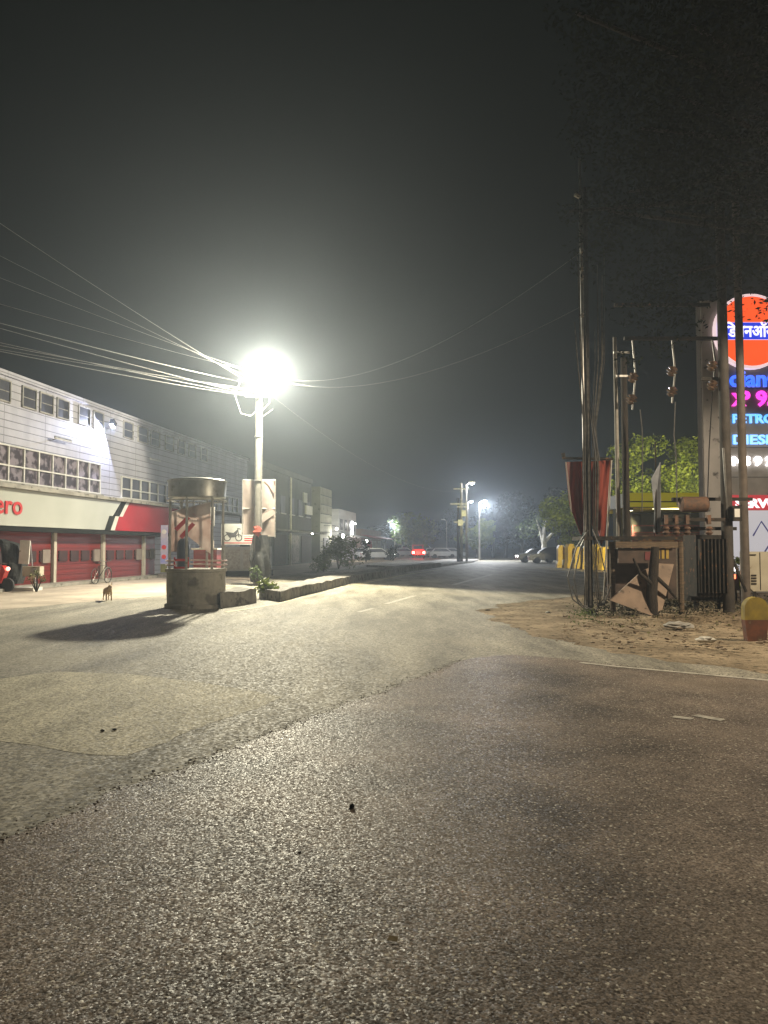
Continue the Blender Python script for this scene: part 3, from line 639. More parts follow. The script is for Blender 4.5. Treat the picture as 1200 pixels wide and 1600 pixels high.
# torn cloth banner draped in the booth, cut in an arch at the bottom
def bann(u, v):
    px = 265 + 64 * u; top = 800 - 16 * u; bot = (862 if u < .25 else (836 + abs(u - .42) * 70)) - 20 * max(0, u - .45)
    return at(px, top + (bot - top) * (1 - v), 20.55 + .06 * math.sin(u * 8) + .05 * math.sin(v * 5))
sb = B().sheet(bann, 22, 10, (0, .004, 0)); c0 = at(290, 820, 20.5)
db = T('draped_banner', 'crumpled pale pink printed banner draped across the inside of the round booth', 'banner', c0)
P(db, 'cloth', sb, mat('banner_print', (.52, .46, .43), (.42, .34, .31), scale=2.5, rough=.8, bump=.4, bscale=5, edge=(.4, .6)), world=True, smooth=True); translucent(MATS['banner_print'], .6)
q = B()
for (x0, y0, x1, y1) in ((272, 826, 292, 806), (280, 838, 300, 816), (298, 800, 306, 806)):
    q.prism([at(x0, y0, 20.38), at(x0 + 5, y0 + 4, 20.38), at(x1 + 5, y1 + 4, 20.38), at(x1, y1, 20.38)], (0, .01, 0))
P(db, 'red_print', q, M_REDINK, world=True)
br = T('water_drum', 'dark blue plastic water drum with a red rack standing inside the round booth', 'drum', at(286, 893, 20.6))
br.location.z = 1.03
P(br, 'drum', B().lathe([(.15, .02), (.17, .05), (.17, .55), (.15, .72), (.07, .8)], n=16), mat('blue_plastic', (.03, .04, .07), (.05, .06, .09), rough=.4), smooth=True)
P(br, 'rack', B().b2((-.2, -.2, .0), (.2, -.17, .05)).b2((-.2, -.2, .2), (.2, -.17, .26)).b2((-.2, -.2, 0), (-.16, -.17, .3)).b2((.16, -.2, 0), (.2, -.17, .3)), M_REDINK)
# colourful narrow standee left of the booth
st = T('standee', 'narrow blue and pink printed standee beside the end of the red shutters', 'sign', gp(256, 903))
Z0 = st.location.y
P(st, 'panel', B().box((0, 0, 1.5), (.36, .06, 2.5)), mat('blue_print', (.20, .22, .50), (.45, .40, .45), scale=1.6, rough=.5))
for z in (1.1, 1.6, 2.4): P(st, 'logo', B().lathe([(.12, 0), (.12, .01)], (0, -.045, z), 14, Matrix.Rotation(R(90), 3, 'X')), M_REDINK if z < 2 else M_WHITE)
P(st, 'lower_print', B().box((0, -.036, .5), (.34, .01, .45)), M_LEAFY); P(st, 'foot', B().box((0, 0, .1), (.5, .3, .2)), M_STEEL)
# small dealer board seen through the booth
hb = T('dealer_board', 'small white board with a black emblem and red word, seen through the booth', 'sign', at(321, 822, 36)); hb.scale = (.78, .78, .78)
P(hb, 'board', B().b2((-.55, 0, 0), (.55, .08, 1.15)), M_WHITE)
P(hb, 'lettering', B().text('Hero', .42, Matrix.Translation((-.46, -.02, .12)) @ Matrix.Rotation(R(90), 4, 'X'), .01, .01), M_REDINK)
P(hb, 'emblem', B().prism([(-.14, -.02, .62), (-.02, -.02, .62), (-.02, -.02, 1.02), (-.14, -.02, .92)], (0, .01, 0)).prism([(.02, -.02, .55), (.16, -.02, .62), (.16, -.02, 1.0), (.02, -.02, .86)], (0, .01, 0)), M_INK)
P(hb, 'post', B().tube((-.3, .05, -3.3), (-.3, .05, 0), .05, n=8).tube((.3, .05, -3.3), (.3, .05, 0), .05, n=8), M_STEEL)
rs = T('red_stall', 'low red stall with pale shelf behind the booth', 'stall', at(323, 895, 30)); rs.location.z = 0
P(rs, 'body', B().b2((-.45, -.3, 0), (.45, .5, 1.5)), M_SHUT); P(rs, 'shelf', B().b2((-.5, -.45, 1.5), (.5, .5, 1.56)), M_WHITE); P(rs, 'pale_crate', B().b2((-.2, -.4, 1.562), (.25, .1, 1.85)), M_PINKW)
# billboard with a motorcycle drawing
mb = T('motorcycle_board', 'white billboard with a black motorcycle picture between the booth and the lamp pole', 'sign', at(371, 851, 36)); mb.scale = (.766, .766, .766)
P(mb, 'board', B().b2((-1.0, 0, 0), (1.0, .1, 1.28)), mat('board_white', (.52, .53, .50), (.44, .45, .43), scale=2))
q = B(); Rx = Matrix.Rotation(R(90), 3, 'X')
def ring(b, x, z, r, w_):
    n = 20; k0 = len(b.v)
    for i in range(n):
        a = 2 * math.pi * i / n
        for rr in (r, r - w_): b.v.append(Vector((x + rr * math.cos(a), -.015, z + rr * math.sin(a))))
    for i in range(n):
        a, c = k0 + 2 * i, k0 + 2 * ((i + 1) % n); b.f.append([a, a + 1, c + 1, c])
ring(q, -.62, .42, .22, .06); ring(q, .08, .42, .22, .06)
q.prism([(-.75, -.014, .78), (-.25, -.014, .72), (-.1, -.014, .85), (.02, -.014, .95), (-.02, -.014, .72), (-.15, -.014, .45), (-.5, -.014, .42), (-.62, -.014, .6)], (0, .01, 0))
q.prism([(-.04, -.014, 1.02), (.2, -.014, .98), (.2, -.014, .92), (.0, -.014, .95)], (0, .01, 0)).prism([(-.02, -.014, .95), (.03, -.014, .95), (.12, -.014, .45), (.06, -.014, .45)], (0, .01, 0))
P(mb, 'motorcycle_picture', q, M_INK)
P(mb, 'red_print', B().b2((.42, -.014, .35), (.95, -.002, .42)).b2((.42, -.014, .22), (.95, -.002, .29)).b2((-.9, -.014, .08), (.95, -.002, .13)), M_REDINK)
P(mb, 'emblem', B().prism([(.62, -.014, .95), (.72, -.014, .95), (.72, -.014, 1.15), (.62, -.014, 1.1)], (0, .01, 0)).prism([(.75, -.014, .9), (.86, -.014, .95), (.86, -.014, 1.15), (.75, -.014, 1.05)], (0, .01, 0)), M_INK)
P(mb, 'post', B().tube((-.8, .05, -2.25), (-.8, .05, 0), .05, n=8).tube((.8, .05, -2.25), (.8, .05, 0), .05, n=8), M_STEEL)
# low shuttered kiosk under the board
kp = gp(378, 892); kk = T('kiosk', 'low grey shuttered kiosk beneath the motorcycle billboard', 'kiosk', (gpt(378, 42).x, 42, 0)); kk.scale = (.86, .86, .86)
P(kk, 'body', B().b2((-1.4, 0, .35), (1.6, 2, 1.9)), M_BUILDW); P(kk, 'base', B().b2((-1.5, -.1, 0), (1.7, 2.1, .35)), M_BLACK)
P(kk, 'door', B().b2((-1.2, -.04, .45), (-.1, -.002, 1.7)), M_STEEL); P(kk, 'door', B().b2((.1, -.04, .45), (1.3, -.002, 1.7)), M_STEEL)

# ============================ vegetation ============================
def crown(cs, n, sz, asp=.5, fill=.6):
    b = B(); tot = sum(c[1] ** 2 for c in cs)
    for (c, r, sq) in cs:
        for _ in range(int(n * r * r / tot)):
            d = Vector((random.gauss(0, 1), random.gauss(0, 1), random.gauss(0, 1))).normalized() * r * (random.random() ** .35)
            k = noise.noise(Vector(c) + d * (1.5 / max(r, .3)))
            if k < -.18: continue
            p = Vector(c) + Vector((d.x * sq[0], d.y * sq[1], d.z * sq[2])) * (1 + .3 * k)
            b.leaf(p, sz * random.uniform(.6, 1.4), asp)
    return b
def blobs(r, h0, h1, n, rr):
    out = []
    for _ in range(n):
        a = random.uniform(0, 6.28); t = random.random(); q = r * (.25 + .75 * random.random()) * math.sin(math.pi * (.15 + .75 * t))
        out.append(((q * math.cos(a), q * math.sin(a), h0 + (h1 - h0) * t), rr * random.uniform(.7, 1.25), (1, 1, .8)))
    return out
def tree(label, base, h, r, m, n=3500, leaf=.16, trunk=.22, h0=.35, group='trees along the far road', bark=None, name='tree', cat='tree', nb=10, fork=4):
    t = T(name, label, cat, base, 0, group); bs = blobs(r, h * h0, h * .92, nb, r * .42)
    P(t, 'crown', crown(bs, n, leaf), m)
    q = B().path([(0, 0, -.05), (.1 * r * .3, 0, h * .2), (random.uniform(-.2, .2) * r * .5, 0, h * .42)], [trunk, trunk * .8, trunk * .6], 10)
    top = Vector((0, 0, h * .38))
    for k in range(fork):
        c = Vector(bs[k][0]); mid = top.lerp(c, .5) + Vector((0, 0, h * .03))
        q.path([top, mid, c], [trunk * .6, trunk * .35, trunk * .12], 7)
    P(t, 'trunk', q, bark or M_BARK, smooth=True); return t
def shrub(name, label, base, h, r, m, n, leaf, cat='shrub', group=None, nb=7, stems=5, seedh=.1):
    t = T(name, label, cat, base, 0, group); bs = blobs(r, h * seedh + r * .2, h * .88, nb, r * .5)
    P(t, 'foliage', crown(bs, n, leaf, .4), m); q = B()
    for k in range(stems): q.path([(0, 0, 0), (Vector(bs[k % len(bs)][0]) * .5), bs[k % len(bs)][0]], [.03, .02, .008], 5)
    P(t, 'stem', q, M_BARK); return t
shrub('median_shrub', 'low green weed clump at the gap in the kerb by the lamp pole', gp(419, 936), .55, .5, M_LEAFB, 900, .07, nb=8)
shrub('bush', 'large grey green leafy bush growing on the median kerb', gp(527, 898) + Vector((0, 1.2, .3)), 1.9, 1.15, M_LEAF, 4200, .08, nb=16)
shrub('bush', 'shorter left hand part bush at the edge of the large median bush', gp(505, 902) + Vector((0, .3, .3)), 1.0, .6, M_LEAF, 1500, .07, nb=9)
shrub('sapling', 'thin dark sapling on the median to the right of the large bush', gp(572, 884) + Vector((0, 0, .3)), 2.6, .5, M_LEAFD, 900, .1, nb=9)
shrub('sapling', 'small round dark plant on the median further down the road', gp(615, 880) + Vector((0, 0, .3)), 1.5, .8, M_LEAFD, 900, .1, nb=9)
shrub('kerb_plant', 'small dark plant on a stump beside the lamp pole on the kerb', gp(402, 921) + Vector((0, 0, .3)), .62, .26, M_LEAF, 500, .045)
shrub('dry_plant', 'thin dry potted plant at the forecourt edge beside the dark stall', gp(57, 925), .85, .3, M_LEAFY, 400, .045)

# far trees
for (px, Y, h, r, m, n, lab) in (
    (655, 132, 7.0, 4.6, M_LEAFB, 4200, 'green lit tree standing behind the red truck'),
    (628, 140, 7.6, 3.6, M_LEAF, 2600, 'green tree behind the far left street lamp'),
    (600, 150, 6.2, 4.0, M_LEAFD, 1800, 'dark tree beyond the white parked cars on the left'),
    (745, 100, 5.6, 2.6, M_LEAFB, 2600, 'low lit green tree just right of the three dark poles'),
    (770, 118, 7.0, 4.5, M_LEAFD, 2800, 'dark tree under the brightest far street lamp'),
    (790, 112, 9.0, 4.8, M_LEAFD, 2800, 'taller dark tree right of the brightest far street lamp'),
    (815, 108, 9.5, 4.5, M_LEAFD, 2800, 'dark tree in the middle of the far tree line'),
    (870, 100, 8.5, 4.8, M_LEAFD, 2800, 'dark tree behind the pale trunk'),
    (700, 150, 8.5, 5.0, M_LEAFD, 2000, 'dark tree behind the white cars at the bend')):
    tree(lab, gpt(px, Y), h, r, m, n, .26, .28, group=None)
tree('bare tree with a forked whitewashed trunk left of the yellow barriers', gpt(849, 88), 5.4, 2.6, M_LEAF, 500, .16, .42, h0=.5, bark=M_PALEBARK, group=None, nb=7)
tree('green tree standing behind the yellow barriers', gpt(893, 66), 6.6, 3.0, M_LEAFB, 6500, .15, group=None, nb=16, h0=.28)
tree('large bright green tree behind the fuel station canopy', gpt(1008, 58), 10.2, 3.4, M_LEAFB, 11000, .14, group=None, nb=22, h0=.42)
tree('green tree partly hidden behind the tall sign pylon', gpt(1075, 60), 10.2, 2.6, M_LEAFB, 7500, .14, group=None, nb=16, h0=.42)
# huge overhanging tree on the right, trunk outside the frame
bt_ = T('overhanging_tree', 'huge dark tree whose branches hang over the poles at the upper right', 'tree', (14.2, 15.0, 0))
bs = []
for (px, py, Y, r) in ((1180, 330, 17, 1.9), (1110, 260, 16, 1.9), (1040, 330, 16.5, 1.5), (980, 300, 17, 1.1), (1160, 180, 14, 2.0), (1060, 150, 14, 2.0), (1190, 60, 12, 2.0), (1080, 40, 12, 1.8), (1000, 200, 15, 1.2), (950, 330, 17, .9),
                       (1140, 390, 18, 1.1), (1210, 430, 15.5, .6), (905, 210, 17, .5), (930, 120, 15, .8), (960, 60, 13, .9), (900, 20, 12, .6), (890, 330, 17.5, .35), (985, 560, 18.6, .35), (1060, 430, 18, 1.3), (1000, 470, 18, .9), (940, 400, 17.5, .8), (1130, 20, 10.5, 1.5), (1220, 200, 13, 2.4), (1250, 380, 15, 2.0), (1300, 100, 13, 3), (1050, 520, 18.5, .8)):
    c = at(px, py, Y) - Vector(bt_.location); bs.append((tuple(c), r, (1, 1, .75)))
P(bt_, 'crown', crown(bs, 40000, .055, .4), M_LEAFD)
q = B().path([(0, 0, 0), (-.3, .2, 4), (-.6, .5, 8), (-.8, .6, 11)], [.55, .45, .35, .2], 12)
for k in (0, 1, 2, 3, 4, 5, 6, 7, 8, 9, 15, 16, 18):
    c = Vector(bs[k][0]); s0 = Vector((-.5, .4, random.uniform(6, 9))); q.path([s0, s0.lerp(c, .5) + Vector((0, 0, .6)), c], [.16, .09, .03], 6)
P(bt_, 'trunk', q, M_BARK, smooth=True)

# ============================ far lamps, poles, vehicles ============================
def far_lamp(label, px, Y, zt_, lx, power, pitch=(0, 0, -1), unlit=False, col=(.93, .96, 1), size=150, wlens=8):
    base = gpt(px, Y); t = T('street_lamp', label, 'street lamp', base)
    P(t, 'pole', B().path([(0, 0, 0), (0, 0, zt_)], [.12, .08], 10), M_POLEC)
    P(t, 'arm', B().path([(0, 0, zt_ - .1), (lx * .5, -.1, zt_ + .15), (lx, -.2, zt_ + .2)], .05, 6), M_STEEL)
    h_ = P(t, 'lamp_head', B().box((lx, -.2, zt_ + .22), (.6, .28, .12)), M_STEEL)
    P(h_, 'lens', B().blob((lx, -.2, zt_ + .08), .20, (1, .8, .6), 10, 0), M_GLASS if unlit else emit('far_lens' + str(wlens), (.93, .96, 1), wlens))
    if not unlit: light(t, 'POINT', (lx, -.25, zt_ - .25), power, col, .1)
    return t
far_lamp('dim street lamp on the pole at the traffic island', 729, 77, 7.9, .55, 900, wlens=25)
_L2 = far_lamp('bright white street lamp just right of the island poles, glaring', 749, 92, 7.0, .65, 2500, wlens=300)
light(_L2, 'SPOT', (.65, -.35, 6.7), 10500, (.93, .96, 1), .1, aim=(.12, -1.0, -1), size=112, blend=.35)
far_lamp('small lit lamp low between the island poles and the bright lamp', 731, 108, 7.9, .5, 700, wlens=20)
far_lamp('unlit street lamp on a pale pole left of the island poles', 698, 120, 5.7, -.55, 0, unlit=True)
far_lamp('small lit street lamp on a thin pole far down the left side', 617, 140, 5.7, -.5, 4000, wlens=40)
for i, (px, h, m_) in enumerate(((716, 6.5, M_DSTEEL), (721, 8.0, M_POLEC))):
    t = T('utility_pole', ['shortest dark pole on the traffic island, leftmost of three', 'middle utility pole of the three on the traffic island with a crossarm'][i], 'pole', gpt(px, 76.5), 0, 'utility poles on the island')
    P(t, 'pole', B().path([(0, 0, 0), (0, 0, h)], [.16, .11], 10), m_); P(t, 'cross_arm', B().box((0, -.13, h - .6), (1.6, .1, .1)).box((.1, -.13, h - 2.4), (1.1, .1, .1)), M_STEEL)
    P(t, 'control_box', B().box((.2, -.22, h * .62), (.45, .25, .6)), M_STEEL)

def car(label, px, Y, rz, m, L=4.1, H=1.48, tail=None, head=None, name='parked_car', cat='car', group='cars parked at the bend'):
    t = T(name, label, cat, gpt(px, Y), rz, group); w2 = .82
    pr = [(-L / 2, .35), (-L / 2, .85), (-L / 2 + .25, .95), (-L / 2 + .75, H), (L / 2 - 1.7, H), (L / 2 - .95, .98), (L / 2 - .1, .82), (L / 2, .6), (L / 2, .32)]
    P(t, 'body', B().prism([(x, -w2, z) for x, z in pr], (0, 2 * w2, 0)), m)
    P(t, 'side_window', B().prism([(-L / 2 + .5, -w2 - .01, .98), (L / 2 - 1.1, -w2 - .01, .98), (L / 2 - 1.75, -w2 - .01, H - .08), (-L / 2 + .8, -w2 - .01, H - .08)], (0, 2 * w2 + .02, 0)), M_GLASS)
    P(t, 'windscreen', B().box((L / 2 - 1.27, 0, (H + .98) / 2 + .02), (.02, 1.35, .62), ry=R(-56)), M_GLASS)
    P(t, 'rear_window', B().box((-L / 2 + .47, 0, (H + .98) / 2), (.02, 1.3, .5), ry=R(43)), M_GLASS)
    for x in (-L / 2 + .75, L / 2 - .8):
        for y in (-w2 + .08, w2 - .08):
            wh = P(t, 'wheel', B().lathe([(.2, -.11), (.31, -.1), (.31, .1), (.2, .11)], (x, y, .31), 16, Matrix.Rotation(R(90), 3, 'X')), M_TYRE)
    for y in (-.6, .6):
        P(t, 'tail_light', B().box((-L / 2 - .01, y, .78), (.05, .3, .14)), emit('tail_glow', (1, .05, .03), 14) if tail else M_CARR)
        P(t, 'headlight', B().box((L / 2 - .04, y, .66), (.1, .32, .15)), emit('head_glow', (1, .98, .9), 25) if head else M_WHITE)
    return t
car('white hatchback parked nearest the red truck', 678, 118, R(15), M_CARW)
car('white car parked side on left of the island poles', 692, 112, R(5), M_CARW)
car('white car half hidden behind the island poles', 706, 116, R(2), M_CARW)
car('silver white car under the lamp near the dark sapling', 590, 96, R(12), M_CARW, head=True)
car('pale car far left beside the lit shops', 566, 104, R(20), M_CARW)
car('pale car far behind the small dark median plant', 632, 128, R(10), M_CARW)
car('dark parked car right of centre with a glowing headlight', 838, 80, R(178), M_CARD, head=True, H=1.45, group=None)
car('low black car nearest the yellow barriers', 858, 76, R(176), M_CARD, H=1.6, group=None)
# red truck seen from behind
tr = T('red_truck', 'small red truck with glowing tail lights seen from behind down the road', 'truck', gpt(654, 106), 0)
P(tr, 'body', B().b2((-.85, 0, .55), (.85, 2.6, 1.1)).b2((-.8, 2.2, 1.1), (.8, 3.6, 1.95)), M_CARR)
P(tr, 'tailboard', B().b2((-.85, -.06, .6), (.85, -.002, 1.25)), M_CARR); P(tr, 'rear_window', B().b2((-.6, 2.17, 1.35), (.6, 2.198, 1.8)), M_GLASS)
for x in (-.72, .72):
    P(tr, 'tail_light', B().box((x, -.1, .85), (.3, .06, .26)), emit('truck_tail', (1, .08, .05), 60)); P(tr, 'wheel', B().lathe([(.2, -.1), (.33, -.1), (.33, .1), (.2, .1)], (x, .6, .33), 16, Matrix.Rotation(R(90), 3, 'Y')), M_TYRE)
light(tr, 'POINT', (0, -.6, .8), 260, (1, .07, .05), .3)
# cars facing with headlights behind the truck
for i, (px, Y) in enumerate(((640, 135), (666, 138))):
    car(['pale van like car to the left of the red truck', 'pale car to the right behind the red truck'][i], px, Y, R(5), M_CARW, H=1.9)

# ============================ forecourt: stall, bicycle, dog ============================
sp = gpt(24, 28.2)
cs = T('snack_cart', 'dark hooded street cart with a white panel and metal box by the red shutters', 'cart', sp)
P(cs, 'hood', B().sheet(lambda u, v: (-.62 + .72 * u + .1 * math.sin(v * 3), .1 * math.sin(u * 6 + v * 4), .25 + v * (1.65 - .25 * u)), 8, 10, (0, .5, 0)), M_DARKCLOTH)
P(cs, 'white_panel', B().box((.40, -.12, 1.42), (.36, .06, .86), ry=R(3)), M_WHITE)
P(cs, 'metal_box', B().box((.72, -.1, .72), (.62, .35, .36)), M_CREAM); P(cs, 'box_door', B().box((.82, -.285, .72), (.22, .02, .24)), M_STEEL)
P(cs, 'pipe', B().tube((.66, -.05, .9), (.55, 0, 1.8), .02, n=6).tube((.8, -.05, .15), (.75, -.05, .55), .03, n=6), M_STEEL)
P(cs, 'plinth', B().b2((-1.0, -.35, 0), (.85, .4, .13)), M_WHITE)
rp = gpt(-6, 27.6); rsct = T('red_scooter', 'red scooter half out of the frame at the left edge', 'scooter', rp)
P(rsct, 'body', B().prism([(-.7, -.15, .35), (.25, -.15, .3), (.42, -.15, .75), (.3, -.15, .95), (.15, -.15, .5), (-.2, -.15, .5), (-.3, -.15, .85), (-.75, -.15, .85)], (0, .3, 0)), M_CARR)
P(rsct, 'wheel', B().lathe([(.12, -.06), (.25, -.06), (.25, .06), (.12, .06)], (.42, 0, .25), 16, Matrix.Rotation(R(90), 3, 'X')), M_TYRE)
P(rsct, 'wheel', B().lathe([(.12, -.06), (.25, -.06), (.25, .06), (.12, .06)], (-.62, 0, .25), 16, Matrix.Rotation(R(90), 3, 'X')), M_TYRE)
P(rsct, 'headlight', B().blob((.44, 0, .82), .08, n=8, jag=0), emit('scooter_glow', (1, .35, .25), 3)); P(rsct, 'seat', B().b2((-.75, -.13, .852), (-.25, .13, .93)), M_TYRE)
P(rsct, 'handlebar', B().tube((.3, -.3, 1.02), (.3, .3, 1.02), .02, n=6), M_DSTEEL)
bp = wall_xyz(fu(120), -1.2, 0)
bi = T('bicycle', 'dark bicycle parked in front of the red shutters', 'bicycle', bp, FROT)
for x in (-.55, .55):
    wq = B(); wq.path([(x + .33 * math.cos(a / 20 * 6.2832), 0, .34 + .33 * math.sin(a / 20 * 6.2832)) for a in range(21)], .022, 6)
    wp = P(bi, 'wheel', wq, M_TYRE); sq_ = B()
    for k in range(8): sq_.tube((x, 0, .34), (x + .32 * math.cos(k * .785), 0, .34 + .32 * math.sin(k * .785)), .004, n=4)
    P(wp, 'spokes', sq_, M_STEEL)
P(bi, 'frame', B().path([(-.55, 0, .34), (-.15, 0, .34), (.4, 0, .8), (-.25, 0, .78), (-.15, 0, .34)], .02, 6).tube((-.25, 0, .78), (-.55, 0, .34), .015, n=6).tube((.36, 0, .95), (.55, 0, .34), .02, n=6), M_DSTEEL)
P(bi, 'saddle', B().b2((-.42, -.07, .88), (-.15, .07, .94)), M_TYRE); P(bi, 'handlebar', B().path([(.28, -.28, 1.02), (.38, 0, .96), (.28, .28, 1.02)], .016, 6), M_STEEL)
P(bi, 'mudguard', B().path([(.55 + .37 * math.cos(R(a)), 0, .34 + .37 * math.sin(R(a))) for a in range(20, 150, 15)], .02, 5), M_STEEL)

# dog: one skinned body
def skinned(name, pts, edges, radii, m, par=None, lvl=2, root=0):
    me = bpy.data.meshes.new(name); me.from_pydata(pts, edges, []); o = bpy.data.objects.new(name, me); COL.objects.link(o)
    sk = o.modifiers.new('skin', 'SKIN'); ss = o.modifiers.new('sub', 'SUBSURF'); ss.levels = ss.render_levels = lvl
    for i, v in enumerate(me.skin_vertices[0].data): v.radius = (radii[i], radii[i]); v.use_root = (i == root)
    bpy.context.view_layer.update()
    ev = o.evaluated_get(bpy.context.evaluated_depsgraph_get()); m2 = bpy.data.meshes.new_from_object(ev)
    o.modifiers.clear(); o.data = m2; m2.materials.clear(); m2.materials.append(m)
    for p in m2.polygons: p.use_smooth = True
    if par: o.parent = par
    return o
dg = T('dog', 'small tan stray dog standing on the forecourt edge in front of the shutters', 'dog', gp(168, 939), R(-58)); dg.scale = (.92, .92, .92)
pts = [(0, 0, .36), (-.17, 0, .37), (.17, 0, .35), (.26, 0, .43), (.33, 0, .50), (.43, 0, .49), (.50, 0, .465),
       (.17, .07, .29), (.16, .08, .16), (.19, .08, .02), (.17, -.07, .29), (.18, -.08, .16), (.21, -.08, .02),
       (-.2, .07, .30), (-.16, .08, .19), (-.25, .08, .12), (-.22, .08, .02), (-.2, -.07, .30), (-.16, -.08, .19), (-.26, -.08, .12), (-.23, -.08, .02),
       (-.27, 0, .40), (-.36, 0, .34), (-.42, 0, .26)]
ed = [(0, 1), (0, 2), (2, 3), (3, 4), (4, 5), (5, 6), (2, 7), (7, 8), (8, 9), (2, 10), (10, 11), (11, 12), (1, 13), (13, 14), (14, 15), (15, 16), (1, 17), (17, 18), (18, 19), (19, 20), (1, 21), (21, 22), (22, 23)]
rd = [.085, .08, .10, .065, .062, .036, .028, .045, .024, .022, .045, .024, .022, .05, .03, .018, .022, .05, .03, .018, .022, .028, .018, .01]
skinned('body', pts, ed, rd, M_FUR, dg)
for s in (-1, 1):
    P(dg, 'ear', B().prism([(.30, s * .03, .54), (.35, s * .05, .54), (.32, s * .055, .62)], (0, s * .012, 0)), M_FUR)
    P(dg, 'eye', B().blob((.405, s * .03, .515), .009, n=6, jag=0), M_INK)
P(dg, 'nose', B().blob((.525, 0, .47), .014, n=6, jag=0), M_INK)

# ============================ right: poles, banner, stall, transformer ============================
pp = gp(921, 962); Yp = pp.y
up = T('utility_pole', 'tall pole wrapped in black cables with a steel pipe beside the red cloth', 'pole', pp)
P(up, 'pole', B().path([(0, 0, 0), (0, 0, 5), (.0, 0, 10.2)], [.09, .08, .06], 12), mat('dark_pole', (.018, .016, .013), (.035, .03, .025), scale=5, rough=.95, spec=.15, bump=.4))
P(up, 'steel_pipe', B().tube((-.10, -.10, .1), (-.12, -.06, 10.9), .032, n=8), M_STEEL)
P(up, 'spike', B().path([(-.12, -.06, 9.95), (-.25, -.1, 10.0)], .05, 6), M_LITTER)
q = B()
for k in range(16):
    a = random.uniform(-.35, .5); z1 = random.uniform(6.0, 9.3)
    q.path([(a * .9 - .02, -.12, z1), (a * .8, -.14, 6.0), (a * .35, -.13, 4.4), (a * .5, -.12, 3.4), (a * .3, -.12, 1.2), (a * .5, -.14, .25)], random.choice((.008, .011, .015)), 5)
P(up, 'cable', q, mat('cable_grey', (.045, .042, .036), (.10, .092, .08), scale=8, rough=.9, spec=.15))
for s_, r_ in ((-1, .55), (-1, .4), (1, .35)):
    P(up, 'cable_loop', B().path([(s_ * .05, -.15, 2.0), (s_ * r_ * .6, -.2, 1.6), (s_ * r_, -.2, .9), (s_ * r_ * .8, -.2, .4), (s_ * .1, -.18, .12), (-s_ * .3, -.2, .3), (-s_ * .45, -.2, .7)], .016, 6), M_WIRED)
for z in (8.55, 7.9, 7.0, 8.1): P(up, 'insulator', B().lathe([(.02, 0), (.05, .03), (.03, .06), (.05, .1), (.02, .13)], (-.13, -.16, z), 8), M_STEEL)
for x in (.12, .2):
    P(up, 'stay_wire', B().path([(x * .2, 0, 5.2), (x, -.3, 3.6)], .012, 5), M_WIRE)
# red cloth on its own frame
rc = T('red_cloth', 'large torn red cloth hanging from a bar across the cable wrapped pole', 'cloth', gp(938, 955))
def rcf(u, v):
    tl, tr_, = (883, 722), (954, 719); bl, br_ = (904, 826), (948, 842)
    x0 = 883 + (11 * (1 - v) if v > .35 else 8 + (.35 - v) * 42); x1 = 954 - 8 * (1 - v)
    tt = (1 - v) * (10 * math.sin(u * 9) + 6 * math.sin(u * 23 + 1)); y0 = 722 + 104 * (1 - v) + tt; y1 = 719 + 118 * (1 - v) + tt
    f = .09 * math.sin(u * 13 + v * 2) + .05 * math.sin(u * 29 - v * 5)
    return at(x0 + (x1 - x0) * u, y0 + (y1 - y0) * u, Yp + .22 + f)
P(rc, 'cloth', B().sheet(rcf, 40, 20, (0, .015, 0)), M_REDCLOTH, world=True, smooth=True)
P(rc, 'top_bar', B().tube(at(879, 716, Yp + .1), at(958, 717, Yp + .1), .03, n=8).path([at(881, 716, Yp + .1), at(880, 708, Yp + .1)], .045, 8), M_DSTEEL, world=True)
P(rc, 'upright', B().tube(at(955, 718, Yp + .3), gp(943, 945), .025, n=8), M_WHITE, world=True)
P(rc, 'edge_rod', B().path([at(884, 722, Yp + .1), at(889, 765, Yp + .1), at(893, 800, Yp + .1)], .018, 6), M_PINKW, world=True)
# second pole behind stall
p2 = Vector((at(968, 850, 19.2).x, 19.2, 0))
t2 = T('utility_pole', 'second pole with one lit edge right of the red cloth', 'pole', p2)
P(t2, 'pole', B().path([(0, 0, 0), (-.05, 0, 6.9)], [.06, .045], 10), M_POLEC, smooth=True)  # pale thin pole put in as the lit edge; dark post is its body
P(t2, 'dark_post', B().path([(.22, .1, 0), (.2, .1, 6.4)], [.10, .075], 10), M_BARK, smooth=True)
P(t2, 'bracket', B().box((.1, -.05, 6.5), (.4, .05, .05)), M_STEEL); P(t2, 'bracket', B().box((.1, -.05, 5.9), (.3, .05, .05)), M_STEEL)
# stall counter
st = T('wooden_stall', 'broken wooden stall counter with a dark front panel under the poles', 'stall', gp(1005, 950))
Ys = 17.9
def q4(x0, y0, x1, y1, Y, d=.1): a = at(x0, y1, Y); c = at(x1, y0, Y); return (a.x, Y, a.z), (c.x, Y + d, c.z)
P(st, 'top_board', B().b2(*q4(909, 838, 1066, 844, Ys, .9)), M_DSTEEL, world=True)
P(st, 'beam', B().b2(*q4(962, 846, 1060, 856, Ys + .05, .08)), M_WOOD, world=True)
P(st, 'front_panel', B().b2(*q4(966, 857, 1050, 880, Ys + .14, .05)), mat('old_panel', (.05, .035, .028), (.09, .06, .045), scale=4, rough=.8), world=True)
P(st, 'back_panel', B().b2(*q4(950, 858, 1056, 935, Ys + .8, .05)), mat('old_panel', (.05, .035, .028)), world=True)
cq = B()
for k, (x, c_) in enumerate(((1027, 0), (1034, 0), (1041, 0))): cq.b2(*q4(x, 860 - k, x + 4, 873, Ys + .125, .008))
P(st, 'yellow_print', cq, mat('yellow_print', (.36, .25, .04), (.25, .14, .03)), world=True)
